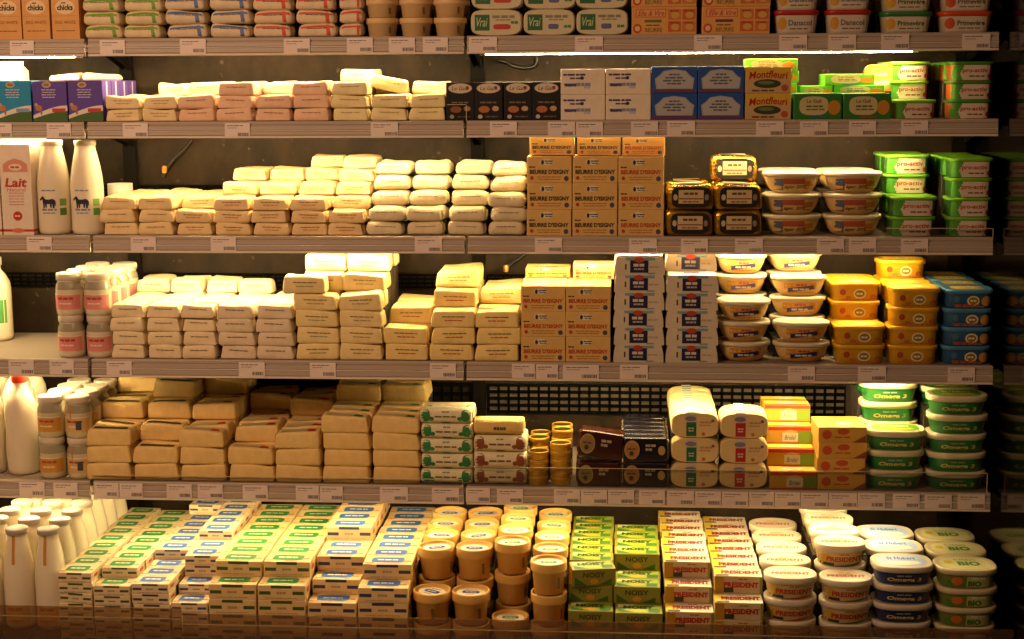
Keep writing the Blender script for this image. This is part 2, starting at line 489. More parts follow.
# uprights on the back panel behind the joints, with the slotted air grilles at the foot of each bay
for k, x in enumerate((XL, XM, XR - 0.02)):
    u = MB(); u.bevbox(x - 0.022, x + 0.022, Y_BACK - 0.020, Y_BACK, 0.05, 2.3, DARK, 0.002)
    tagset(link('trim_upright', u.mesh('trim_upright')), kind='structure')
def grille(xa, xb, za, zb_, nx, nz, bw, bh):
    g = MB(); y0, y1 = Y_BACK - 0.012, Y_BACK - 0.004
    for i in range(nx + 1):
        x = xa + (xb - xa) * i / nx; g.bevbox(x - bw / 2, x + bw / 2, y0, y1, za, zb_, BLACK, 0)
    for j in range(nz + 1):
        z = za + (zb_ - za) * j / nz; g.bevbox(xa, xb, y0, y1 - 0.001, z - bh / 2, z + bh / 2, BLACK, 0)
    tagset(link('trim_grille', g.mesh('trim_grille')), kind='structure')
za = at_y(700, 413, Y_BACK).z; zb_ = at_y(700, 386, Y_BACK).z
pn = MB(); pn.bevbox(XM + 0.03, XR - 0.05, Y_BACK - 0.003, Y_BACK, za, zb_, mat('#4d4338', 0.5, var=0.25, scale=20), 0)
tagset(link('trim_panel', pn.mesh('trim_panel')), kind='structure')
grille(XM + 0.03, XR - 0.05, za, zb_, 44, 4, 0.009, 0.011)
grille(XL + 0.03, XM - 0.03, at_y(300, 410, Y_BACK).z, zb_, 34, 3, 0.012, 0.014)
for s in (3, 4):
    for xa, xb, nx in ((X_END, XL - 0.03, 22), (XL + 0.03, XM - 0.03, 44), (XM + 0.03, XR - 0.05, 56)):
        za = LIPZ[s] + (0.085 if s == 3 else 0.165); grille(xa, xb, za, za + 0.042, nx, 3, 0.005, 0.0075)

# clear risers on shelf fronts
clear = clear_mat('clear_acrylic', (0.93, 0.93, 0.9), 0.05)
edge = plastic('#d9c9a8', 0.3)
for s, xa, xb, hh, where in ((5, 470, 987, 19, 'fifth shelf before the tubs and tins'), (2, 447, 466, 15, 'second shelf before the black cartons'), (5, 92, 462, 6, 'fifth shelf before the big butter blocks'), (3, 886, 993, 8, 'third shelf before the green and white tubs')):
    A, B = at_y(xa, {5: 488, 2: 120, 3: 237}[s], LIPY[s]), at_y(xb, {5: 488, 2: 120, 3: 237}[s], LIPY[s])
    hz = hh / 318.0
    ro = link('shelf_riser', None); ro.location = ((A.x + B.x) / 2, LIPY[s] + 0.006, LIPZ[s])
    tagset(ro, f'low clear plastic riser along the {where}', 'shelf riser', 'clear shelf risers')
    hx = (B.x - A.x) / 2
    g = MB(); g.bevbox(-hx, hx, -0.001, 0.001, 0, hz, clear, 0); link('sheet', g.mesh('sheet'), ro)
    g = MB(); g.bevbox(-hx, hx, -0.0014, 0.0014, hz, hz + 0.0016, edge, 0); g.bevbox(hx, hx + 0.0016, -0.0014, 0.0014, 0, hz, edge, 0)
    link('edge', g.mesh('edge'), ro)

# bottom deck: floor of the well, plinth and the tinted glass front
b = MB(); b.bevbox(X_END, XR + 0.014, 4.15, Y_BACK, 0.02, 0.06, mat('#6a6056', 0.5), 0.002)
tagset(link('trim_deck', b.mesh('trim_deck')), kind='structure')
pa, pb = at_y(0, 606, 4.175), at_y(1000, 631, 4.175)
glass = clear_mat('tinted_glass', (0.80, 0.73, 0.62), 0.05, lin('#8a6544'), 0.24)
x_split = at_y(182, 612, 4.175).x
for (xa, xb, nm) in ((X_END, x_split - 0.002, 'milk bottles and small cartons'), (x_split + 0.002, XR + 0.012, 'cups and tubs')):
    g0 = link('front_glass', None); g0.location = ((xa + xb) / 2, 4.175, 0.06)
    tagset(g0, f'tinted glass front of the bottom deck before the {nm}', 'glass', 'deck front glass')
    hx = (xb - xa) / 2
    zt = at_y(90 if xb < 0 else 600, 607 if xb < 0 else 622, 4.175).z - 0.06
    g = MB(); g.bevbox(-hx, hx, -0.003, 0.003, 0, zt, glass, 0); link('pane', g.mesh('pane'), g0)
    g = MB(); g.bevbox(-hx, hx, -0.0055, -0.0031, zt - 0.032, zt - 0.029, mat('#a08a66', 0.4, var=0), 0); link('trim_line', g.mesh('trim_line'), g0)
b = MB(); b.bevbox(X_END, XR + 0.014, 4.11, 4.15, 0.0, 0.062, mat('#4c4036', 0.5), 0.002)
tagset(link('trim_plinth', b.mesh('trim_plinth')), kind='structure')

# ================================================================= kinds of goods
# ---- soft paper parcels
def k_pack(wd, h, d, rnd, c='#efdcae', line=('#6b5138',), r=0.0065, taper=0.15, amp=0.0026, stripe=None, corner=None, topband=None, dash=True):
    b = MB(); V, Fc, ff, tt = rounded(wd, h, d, r, rnd, amp, taper, 0.04)
    b.add(V, Fc, paper(c), True)
    # folded paper flaps at both ends
    for sx in (-1, 1):
        y0 = -d * 0.32; x = sx * wd / 2 * (1 - taper * 0.45)
        b.add([(x, y0, h * 0.12), (x + sx * 0.002, 0, h * 0.5), (x, -y0, h * 0.12), (x - sx * 0.003, y0 * 0.9, h * 0.82), (x - sx * 0.003, -y0 * 0.9, h * 0.82)], [(0, 1, 3), (1, 2, 4), (3, 1, 4)], paper(c), False)
    if dash:
        for q, cc in enumerate(line):
            b.dashes(0.02 * wd, h * (0.66 - 0.22 * q), wd * (0.56 - 0.14 * q), h * 0.055, ff, ink(cc), n=5 - q, seed=rnd.randint(0, 99))
        b.dashes(0, -d * 0.1, wd * 0.5, 0.0022, tt, ink(line[0]), n=4, seed=3)
    if stripe:
        m = ink(stripe); pts = 10
        for i in range(pts):                                  # a wavy printed band and an upright one
            u0, u1 = -0.44 * wd + 0.88 * wd * i / pts, -0.44 * wd + 0.88 * wd * (i + 1) / pts
            v0 = h * (0.74 + 0.10 * math.sin(PI * i / pts)); v1 = h * (0.74 + 0.10 * math.sin(PI * (i + 1) / pts))
            b.add([ff(u0, v0 - h * 0.11, 0.0006), ff(u1, v1 - h * 0.11, 0.0006), ff(u1, v1 + h * 0.07, 0.0006), ff(u0, v0 + h * 0.07, 0.0006)], [(0, 1, 2, 3)], m)
        b.rect(wd * 0.25, wd * 0.34, h * 0.08, h * 0.92, ff, m, 0.0006, 2, 6)
        b.rect(wd * 0.25, wd * 0.34, -d * 0.4, d * 0.4, tt, m, 0.0006, 2, 6)
    if corner:
        b.rect(-wd * 0.40, wd * 0.30, -d * 0.36, -d * 0.02, tt, mat('#3a3020', 0.6, var=0.2) if corner == 'dark' else ink('#c3b489'), 0.0006, 4, 3)
        b.poly([(wd * 0.20, -d * 0.40), (wd * 0.42, -d * 0.40), (wd * 0.40, -d * 0.12), (wd * 0.24, -d * 0.05)], tt, ink({'dark': '#191713', 'red': '#b3241c', 'green': '#1f6b39'}[corner]), 0.0012)
    return b.mesh('parcel')
# ---- plain cartons: prints is a function (mesh builder, w, h, d)
def k_box(wd, h, d, rnd, c='#e9d09a', prints=None, bev=0.0022, tops=None):
    b = MB(); b.bevbox(-wd / 2, wd / 2, -d / 2, d / 2, 0, h, board(c), bev)
    if prints: prints(b, wd, h, d)
    # tuck-flap seams on the ends
    for sd in (left(wd), right(wd)):
        b.rect(-d * 0.46, d * 0.46, h * 0.50, h * 0.50 + 0.0008, sd, ink('#6c5636'), 0.0003, 1, 1)
    return b.mesh('carton')
def p_isigny(word):
    def p(b, wd, h, d):
        f = front(d); g = '#33290f' if word == 'dark' else '#c04410'
        b.ell(-wd * 0.06, h * 0.79, wd * 0.15, h * 0.12, f, ink('#e9dcb4'), 0.0004)
        b.ell(-wd * 0.15, h * 0.78, wd * 0.035, h * 0.09, f, ink('#2d3352'), 0.0008, 10)
        b.dashes(0.0, h * 0.82, wd * 0.2, h * 0.045, f, ink('#3a3f63'), n=2, seed=1)
        b.dashes(0.0, h * 0.74, wd * 0.16, h * 0.035, f, ink('#3a3f63'), n=2, seed=2)
        b.dashes(-wd * 0.38, h * 0.60, wd * 0.14, h * 0.05, f, ink('#4b3d22'), n=2, seed=4)
        b.text("BEURRE D'ISIGNY", 0, h * 0.42, wd * 0.88, h * 0.17, f, ink(g), bold=0.035)
        b.ell(-wd * 0.39, h * 0.19, wd * 0.042, h * 0.075, f, ink('#b5441d'), n=10)
        b.dashes(0, h * 0.23, wd * 0.55, h * 0.03, f, ink('#b56a2a'), n=5, seed=5)
        b.dashes(0, h * 0.14, wd * 0.50, h * 0.03, f, ink('#b56a2a'), n=5, seed=6)
        b.ell(wd * 0.38, h * 0.17, wd * 0.055, h * 0.10, f, ink('#4b4a62'), n=10)
        t = top(h); b.ell(-wd * 0.05, 0, wd * 0.16, d * 0.14, t, ink('#d8cfb0'), 0.0004); b.dashes(0, -d * 0.26, wd * 0.7, d * 0.10, t, ink(g), n=5, seed=9)
    return p
def p_ellevire(pill):
    def p(b, wd, h, d):
        f = front(d)
        b.rect(-wd * 0.44, wd * 0.03, h * 0.62, h * 0.93, f, ink('#d8612f'), 0.0004); b.rect(-wd * 0.425, wd * 0.015, h * 0.65, h * 0.90, f, ink('#e2ad74'), 0.0006)
        b.text('Elle & Vire', -wd * 0.20, h * 0.775, wd * 0.40, h * 0.20, f, ink('#c43a20'), 0.001, bold=0.01, shear=0.3)
        b.rect(-wd * 0.30, -wd * 0.04, h * 0.44, h * 0.54, f, ink(pill), 0.0006)
        b.text('BEURRE', -wd * 0.16, h * 0.17, wd * 0.26, h * 0.15, f, ink('#7a6a2c'), 0.001); b.dashes(-wd * 0.17, h * 0.34, wd * 0.22, h * 0.05, f, ink('#7a6a2c'), n=2)
        b.ell(-wd * 0.41, h * 0.22, wd * 0.065, h * 0.17, f, ink('#c63c24'), 0.0004); b.ell(-wd * 0.41, h * 0.22, wd * 0.04, h * 0.10, f, ink('#e8c895'), 0.0008)
        for i in range(2):
            for j in range(2):
                u = wd * (0.16 + 0.22 * i); v = h * (0.10 + 0.43 * j)
                b.rect(u - wd * 0.10, u + wd * 0.10, v, v + h * 0.38, f, ink('#cf7b39' if (i + j) % 2 else '#c8652f'), 0.0004)
                b.ell(u + wd * 0.01, v + h * 0.17, wd * 0.065, h * 0.12, f, ink('#d9a957'), 0.0008, 12); b.dashes(u, v + h * 0.32, wd * 0.15, h * 0.05, f, ink('#b23a22'), n=2, seed=i + j)
        s = right(wd)
        b.rect(-d * 0.45, d * 0.45, h * 0.1, h * 0.9, s, ink('#c9793a'), 0.0004)
    return p
def p_milkbrick(c2):
    def p(b, wd, h, d):
        f = front(d)
        b.ell(-wd * 0.08, h * 0.90, wd * 0.13, h * 0.07, f, ink('#c9b27a'), 0.0004); b.ell(-wd * 0.08, h * 0.90, wd * 0.09, h * 0.04, f, ink('#8c7a44'), 0.0008, 12)
        for i, v in enumerate((0.78, 0.72, 0.66, 0.60)): b.dashes(-wd * 0.02, h * v, wd * (0.42 - 0.05 * (i % 2)), h * 0.02, f, ink('#cfc9dc'), n=4, seed=i)
        n = 12
        top_ = [(-wd * 0.5 + wd * i / n, h * (0.10 + 0.24 * math.sin(PI * 0.5 * i / n))) for i in range(n + 1)]
        b.poly([(wd * 0.495, h * 0.02), *[(min(u, wd * 0.495), v + h * 0.06) for u, v in top_[::-1]], (-wd * 0.495, h * 0.02)], f, ink('#e3dcd4'), 0.0004)
        b.poly([(wd * 0.495, h * 0.015), *[(max(-wd * 0.495, min(u, wd * 0.495)), v * 0.78) for u, v in top_[::-1]], (-wd * 0.495, h * 0.015)], f, ink('#47662c'), 0.0008)
        b.rect(wd * 0.06, wd * 0.44, h * 0.24, h * 0.33, f, ink('#c23a32' if c2 != 'teal' else '#7f9dc0'), 0.0014)
        b.ell(-wd * 0.33, h * 0.34, wd * 0.10, h * 0.075, f, ink('#b77a52'), 0.0012, 12); b.ell(-wd * 0.40, h * 0.42, wd * 0.05, h * 0.045, f, ink('#c99874'), 0.0014, 10)
        b.ell(-wd * 0.26, h * 0.24, wd * 0.03, h * 0.07, f, ink('#a9683f'), 0.0014, 8)
        b.rect(-d * 0.08, d * 0.08, h * 0.02, h * 0.98, right(wd), ink('#d6cfe6'), 0.0004, 1, 1)
    return p
def p_legall(c):
    def p(b, wd, h, d):
        f = front(d)
        if c == 'black':
            b.ell(0, h * 0.84, wd * 0.42, h * 0.13, f, ink('#d9c9ae'), 0.0004); b.text('Le Gall', -wd * 0.02, h * 0.84, wd * 0.55, h * 0.10, f, ink('#4a2a20'), 0.001, shear=0.2)
            b.ell(wd * 0.26, h * 0.85, wd * 0.05, h * 0.05, f, ink('#8a2b22'), 0.0012, 8)
            b.dashes(0, h * 0.47, wd * 0.6, h * 0.04, f, ink('#7a6a50'), n=3)
            b.ell(-wd * 0.16, h * 0.29, wd * 0.20, h * 0.09, f, ink('#b5703f'), 0.0006, 12); b.ell(wd * 0.24, h * 0.31, wd * 0.12, h * 0.07, f, ink('#c9a47a'), 0.0006, 12)
            b.ell(-wd * 0.30, h * 0.10, wd * 0.08, h * 0.055, f, ink('#c8c0ae'), 0.0006, 12); b.dashes(wd * 0.12, h * 0.10, wd * 0.45, h * 0.035, f, ink('#6b5f4a'), n=3, seed=2)
        else:
            b.ell(-wd * 0.08, h * 0.52, wd * 0.30, h * 0.36, f, ink('#c9bf8a'), 0.0004, 24, 3); b.ell(wd * 0.34, h * 0.45, wd * 0.13, h * 0.28, f, ink('#c88a2a'), 0.0004)
            b.text('Le Gall', -wd * 0.08, h * 0.70, wd * 0.30, h * 0.13, f, ink('#2c3a22'), 0.001, bold=0.01); b.dashes(-wd * 0.06, h * 0.50, wd * 0.36, h * 0.06, f, ink('#4d5a36'), n=3); b.dashes(-wd * 0.04, h * 0.38, wd * 0.40, h * 0.05, f, ink('#5d663f'), n=3, seed=3)
            b.rect(-wd * 0.15, wd * 0.20, h * 0.05, h * 0.11, f, ink('#a83c22' if c == 'red' else '#2f6fa0'), 0.001)
            t = top(h); b.rect(-wd * 0.40, wd * 0.40, -d * 0.3, d * 0.3, t, ink('#b8d46a'), 0.0004); b.rect(-wd * 0.1, wd * 0.3, -d * 0.25, d * 0.1, t, ink('#e2b23a'), 0.0008)
    return p
def p_whitebox(b, wd, h, d):
    f = front(d)
    b.dashes(-wd * 0.18, h * 0.78, wd * 0.52, h * 0.075, f, ink('#4b3f78'), n=4, seed=8); b.dashes(-wd * 0.16, h * 0.64, wd * 0.26, h * 0.06, f, ink('#4b3f78'), n=2, seed=2)
    b.ell(-wd * 0.02, h * 0.65, wd * 0.045, h * 0.07, f, ink('#2c2a55'), n=8)
    b.rect(-wd * 0.42, -wd * 0.12, h * 0.34, h * 0.44, f, ink('#55608f')); b.dashes(wd * 0.02, h * 0.40, wd * 0.34, h * 0.12, f, ink('#8a8fb0'), n=3, seed=7)
    b.text('Beurre', -wd * 0.27, h * 0.38, wd * 0.24, h * 0.13, f, ink('#2f3f86'), 0.0012, bold=0.02); b.rect(wd * 0.02, wd * 0.16, h * 0.24, h * 0.36, f, ink('#b7bdd2'))
def p_bluebox(b, wd, h, d):
    f = front(d)
    pts = [(-wd * 0.40, h * 0.16), (wd * 0.40, h * 0.16), (wd * 0.43, h * 0.55), (wd * 0.34, h * 0.66), (wd * 0.24, h * 0.84), (0, h * 0.90), (-wd * 0.24, h * 0.84), (-wd * 0.34, h * 0.66), (-wd * 0.43, h * 0.55)]
    b.poly(pts, f, ink('#a3a5aa'), 0.0004)
    b.poly([(u * 0.93, h * 0.5 + (v - h * 0.5) * 0.9) for u, v in pts], f, ink('#b2b2b2'), 0.0006)
    for i, (v, ww) in enumerate(((0.70, 0.24), (0.58, 0.40), (0.47, 0.50), (0.36, 0.32))): b.dashes(0, h * v, wd * ww, h * 0.06, f, ink('#55606e'), n=3, seed=i)
    b.rect(-wd * 0.48, wd * 0.48, h * 0.05, h * 0.13, f, ink('#7a2f3c'), 0.0004); b.rect(-wd * 0.46, wd * 0.46, -d * 0.3, d * 0.3, top(h), ink('#9ec4d8'), 0.0004)
def p_mont(b, wd, h, d):
    f = front(d)
    b.rect(-wd * 0.49, wd * 0.49, h * 0.56, h * 0.97, f, ink('#d8b23a'), 0.0003)
    b.text('Montfleuri', 0, h * 0.72, wd * 0.84, h * 0.28, f, ink('#a8231c'), 0.001, bold=0.02, shear=0.15, arch=h * 0.06)
    b.ell(-wd * 0.02, h * 0.36, wd * 0.30, h * 0.17, f, ink('#33401f'), 0.0005); b.ell(-wd * 0.05, h * 0.40, wd * 0.18, h * 0.07, f, ink('#6b7a3a'), 0.0009)
    b.ell(wd * 0.36, h * 0.20, wd * 0.08, h * 0.13, f, ink('#b4552e'), 0.0005); b.dashes(-wd * 0.1, h * 0.10, wd * 0.5, h * 0.06, f, ink('#6a4326'), n=3)
def p_noisy(b, wd, h, d):
    f = front(d); t = top(h); g = ink('#2f6a26')
    b.rect(-wd * 0.44, wd * 0.40, h * 0.06, h * 0.94, f, ink('#8d8a36'), 0.0003)
    b.poly([(-wd * 0.44, h * 0.06), (-wd * 0.16, h * 0.06), (-wd * 0.44, h * 0.55)], f, ink('#3f6420'), 0.0006); b.poly([(wd * 0.10, h * 0.06), (wd * 0.40, h * 0.06), (wd * 0.40, h * 0.40)], f, ink('#3f6420'), 0.0006)
    b.text('NOISY', 0, h * 0.66, wd * 0.50, h * 0.30, f, ink('#22330f'), 0.001, bold=0.02); b.ell(0, h * 0.28, wd * 0.10, h * 0.17, f, ink('#d0942c'), 0.0009, 12)
    b.rect(-wd * 0.44, wd * 0.44, -d * 0.44, d * 0.42, t, ink('#8fae36'), 0.0003); b.poly([(-wd * 0.44, d * 0.05), (-wd * 0.05, d * 0.42), (-wd * 0.44, d * 0.42)], t, ink('#e5e2a6'), 0.0006)
    b.rect(wd * 0.20, wd * 0.44, -d * 0.44, -d * 0.05, t, g, 0.0006); b.poly([(-wd * 0.44, -d * 0.44), (-wd * 0.1, -d * 0.44), (-wd * 0.44, -d * 0.05)], t, g, 0.0006)
    b.text('NOISY', 0, d * 0.12, wd * 0.66, d * 0.36, t, ink('#1f3610'), 0.001, bold=0.06); b.ell(-wd * 0.02, -d * 0.24, wd * 0.17, d * 0.12, t, ink('#e2b22e'), 0.0009, 12)
    for s in (left(wd), right(wd)): b.rect(-d * 0.46, d * 0.46, h * 0.04, h * 0.96, s, ink('#c98a24'), 0.0003)
def p_pres(b, wd, h, d):
    f = front(d); t = top(h)
    b.poly([(-wd * 0.49, h * 0.04), (-wd * 0.30, h * 0.04), (-wd * 0.30, h * 0.96), (-wd * 0.49, h * 0.96)], f, ink('#b88a2a'), 0.0003)
    b.rect(-wd * 0.30, -wd * 0.10, h * 0.08, h * 0.36, f, ink('#3a3a2c'), 0.0009); b.rect(wd * 0.44, wd * 0.49, h * 0.04, h * 0.96, f, ink('#8a8a3c'), 0.0004)
    b.text('PRESIDENT', wd * 0.06, h * 0.52, wd * 0.72, h * 0.32, f, ink('#b02a14'), 0.0012, bold=0.05); b.dashes(wd * 0.1, h * 0.84, wd * 0.2, h * 0.06, f, ink('#8a5a2a'), n=2)
    b.rect(-wd * 0.49, wd * 0.49, -d * 0.48, d * 0.48, t, ink('#e8e0c8'), 0.0002)
    b.poly([(-wd * 0.49, -d * 0.48), (-wd * 0.22, -d * 0.48), (-wd * 0.32, d * 0.48), (-wd * 0.49, d * 0.48)], t, ink('#dfc23c'), 0.0004)
    b.rect(-wd * 0.46, -wd * 0.20, -d * 0.46, -d * 0.28, t, ink('#4a4a38'), 0.0008); b.dashes(wd * 0.08, d * 0.34, wd * 0.2, d * 0.08, t, ink('#b8703a'), n=2)
    b.text('PRESIDENT', wd * 0.05, -d * 0.02, wd * 0.80, d * 0.40, t, ink('#8c2414'), 0.0012, bold=0.06)
def p_brand(pill, dk):
    def p(b, wd, h, d):
        f = front(d); t = top(h)
        b.rect(-wd * 0.22, wd * 0.22, h * 0.80, h * 0.99, f, ink(dk), 0.0004)
        for sx in (-1, 1): b.rect(sx * wd * 0.35 - wd * 0.12, sx * wd * 0.35 + wd * 0.12, h * 0.38, h * 0.60, f, ink(dk), 0.0004); 
        b.dashes(wd * 0.0, h * 0.50, wd * 0.20, h * 0.14, f, ink('#b59a72'), n=3, seed=5); b.dashes(0, h * 0.16, wd * 0.7, h * 0.05, f, ink('#c0a57a'), n=6, seed=1)
        b.ell(-wd * 0.02, d * 0.04, wd * 0.33, d * 0.32, t, ink(pill), 0.0005, 24, 6); b.dashes(-wd * 0.02, d * 0.05, wd * 0.42, d * 0.12, t, ink('#e9e4cc'), 0.001, n=4, seed=2)
        r = ink('#c2501c'); b.dashes(wd * 0.38, -d * 0.10, wd * 0.18, d * 0.10, t, r, n=2, seed=3); b.dashes(-wd * 0.37, -d * 0.34, wd * 0.20, d * 0.07, t, r, n=2, seed=4); b.dashes(wd * 0.08, -d * 0.36, wd * 0.34, d * 0.06, t, ink('#d09a6a'), n=3, seed=6)
        for s in (right(wd), left(wd)):
            b.rect(-d * 0.20, d * 0.20, h * 0.35, h * 0.65, s, r, 0.0004, 1, 1)
    return p
def p_bridel(b, wd, h, d):
    f = front(d); t = top(h)
    b.rect(-wd * 0.49, wd * 0.49, h * 0.78, h * 0.98, f, ink('#b83a1c'), 0.0003); b.rect(wd * 0.18, wd * 0.49, h * 0.08, h * 0.78, f, ink('#6f8a2c'), 0.0003); b.rect(-wd * 0.49, wd * 0.49, h * 0.01, h * 0.08, f, ink('#b83a1c'), 0.0005)
    b.rect(-wd * 0.14, wd * 0.20, h * 0.14, h * 0.66, f, ink('#d8cfae'), 0.0006); b.ell(wd * 0.03, h * 0.68, wd * 0.12, h * 0.13, f, ink('#d8b45a'), 0.0005, 12)
    b.text('Bridel', wd * 0.03, h * 0.38, wd * 0.24, h * 0.26, f, ink('#3a3222'), 0.001, shear=0.3)
    b.rect(-wd * 0.49, wd * 0.49, -d * 0.48, -d * 0.20, t, ink('#c8481f'), 0.0003); b.rect(-wd * 0.49, wd * 0.20, -d * 0.2, d * 0.46, t, ink('#e2c24a'), 0.0003); b.rect(wd * 0.2, wd * 0.49, -d * 0.2, d * 0.46, t, ink('#b8d04a'), 0.0003)
    b.ell(-wd * 0.0, d * 0.05, wd * 0.22, d * 0.22, t, ink('#ece2c2'), 0.0007); b.text('Bridel', 0, d * 0.05, wd * 0.28, d * 0.2, t, ink('#4a4030'), 0.001, shear=0.3)
    b.rect(-d * 0.46, d * 0.46, h * 0.05, h * 0.9, right(wd), ink('#a8b83a'), 0.0003)
def p_yellow(b, wd, h, d):
    f = front(d); t = top(h)
    b.ell(-wd * 0.32, h * 0.52, wd * 0.10, h * 0.30, f, ink('#c8542c'), 0.0004, 14); b.ell(wd * 0.02, h * 0.72, wd * 0.13, h * 0.20, f, ink('#c8542c'), 0.0004, 14); b.dashes(wd * 0.02, h * 0.36, wd * 0.34, h * 0.08, f, ink('#b5502a'), n=2)
    b.poly([(wd * 0.22, h * 0.03), (wd * 0.49, h * 0.03), (wd * 0.49, h * 0.5)], f, ink('#8a4a24'), 0.0004)
    b.rect(-wd * 0.1, wd * 0.28, d * 0.02, d * 0.4, t, ink('#d8a23a'), 0.0004); b.ell(wd * 0.08, -d * 0.18, wd * 0.18, d * 0.12, t, ink('#e9dcb0'), 0.0006); b.dashes(wd * 0.08, d * 0.2, wd * 0.3, d * 0.1, t, ink('#b5502a'), n=2)
# ---- gable-top cartons
def gable(b, wd, hb, ht, d, m):
    x, y = wd / 2, d / 2
    V = [(-x, -y, 0), (x, -y, 0), (x, y, 0), (-x, y, 0), (-x, -y, hb), (x, -y, hb), (x, y, hb), (-x, y, hb), (-x, -0.002, ht), (x, -0.002, ht), (x, 0.002, ht), (-x, 0.002, ht)]
    b.add(V, [(3, 2, 1, 0), (0, 1, 5, 4), (1, 2, 6, 5), (2, 3, 7, 6), (3, 0, 4, 7), (4, 5, 9, 8), (6, 7, 11, 10), (5, 6, 10, 9), (7, 4, 8, 11), (8, 9, 10, 11)], m)
    b.bevbox(-x, x, -0.0025, 0.0025, ht - 0.001, ht + 0.014, m, 0)
def k_egg(wd, h, d, rnd):
    b = MB(); f = front(d); gable(b, wd, h * 0.78, h - 0.014, d, board('#dca25a'))
    b.ell(0, h * 0.465, wd * 0.36, h * 0.105, f, ink('#ecd2a2'), 0.0004); b.text('chicks', 0, h * 0.46, wd * 0.58, h * 0.085, f, ink('#2c2016'), 0.001, bold=0.035)
    b.dashes(-wd * 0.04, h * 0.525, wd * 0.16, h * 0.02, f, ink('#5c4424'), n=2); b.text('EGG WHITE', 0, h * 0.245, wd * 0.74, h * 0.045, f, ink('#9a5a1c'), 0.001)
    b.rect(-wd * 0.46, wd * 0.46, h * 0.335, h * 0.338, f, ink('#8a5418'), 0.0004); b.dashes(0, h * 0.12, wd * 0.7, h * 0.012, f, ink('#8a5418'), n=5)
    b.rect(-d * 0.3, d * 0.3, h * 0.2, h * 0.6, right(wd), ink('#d07a28'), 0.0004)
    c = MB()
    yy = -d * 0.27; zc = h * 0.78 + (h * 0.22 - 0.014) * 0.46
    c.lathe([(0.013, zc - 0.006), (0.013, zc + 0.010), (0.0115, zc + 0.012)], plastic('#1d1b20'), 18, 0, yy)
    return [('carton', b.mesh('carton'), None, []), ('cap', c.mesh('cap'), 'black screw cap', [])]
def k_lait(wd, h, d, rnd, c='#e9d9c4', plain=False):
    b = MB(); f = front(d); hb = h * (0.84 if plain else 0.95); gable(b, wd, hb, h - 0.014, d, board(c)); r = ink('#c23a26')
    if not plain:
        b.poly([(-wd * 0.40, h * 0.66), (wd * 0.40, h * 0.66), (wd * 0.40, h * 0.74), (wd * 0.22, h * 0.78), (0, h * 0.80), (-wd * 0.22, h * 0.78), (-wd * 0.40, h * 0.74)], f, ink('#d9907a'), 0.0004)
        b.ell(0, h * 0.71, wd * 0.22, h * 0.035, f, ink('#e9d9c4'), 0.0007); b.dashes(0, h * 0.71, wd * 0.3, h * 0.02, f, r, n=2)
        b.text('Lait', 0, h * 0.55, wd * 0.72, h * 0.095, f, r, 0.001, bold=0.03, shear=0.15); b.text('Naturel', 0, h * 0.475, wd * 0.60, h * 0.035, f, ink('#c8604a'), 0.001)
        for i, v in enumerate((0.44, 0.41, 0.38, 0.35, 0.32)): b.dashes(0, h * v, wd * 0.5, h * 0.009, f, ink('#c8806a'), n=4, seed=i)
        b.ell(0, h * 0.20, wd * 0.15, h * 0.05, f, r, 0.0004); b.dashes(0, h * 0.20, wd * 0.18, h * 0.015, f, ink('#e9d9c4'), n=2)
        b.rect(-wd * 0.5, wd * 0.5, h * 0.035, h * 0.06, f, r, 0.0004); b.ell(0, h * 0.047, wd * 0.2, h * 0.025, f, ink('#d9785f'), 0.0008); b.rect(-d * 0.5, d * 0.5, h * 0.035, h * 0.06, right(wd), r, 0.0004)
    else:
        b.rect(-wd * 0.5, wd * 0.5, h * 0.5, h * 0.7, f, ink('#5a9ac0'), 0.0004)
    return b.mesh('carton')
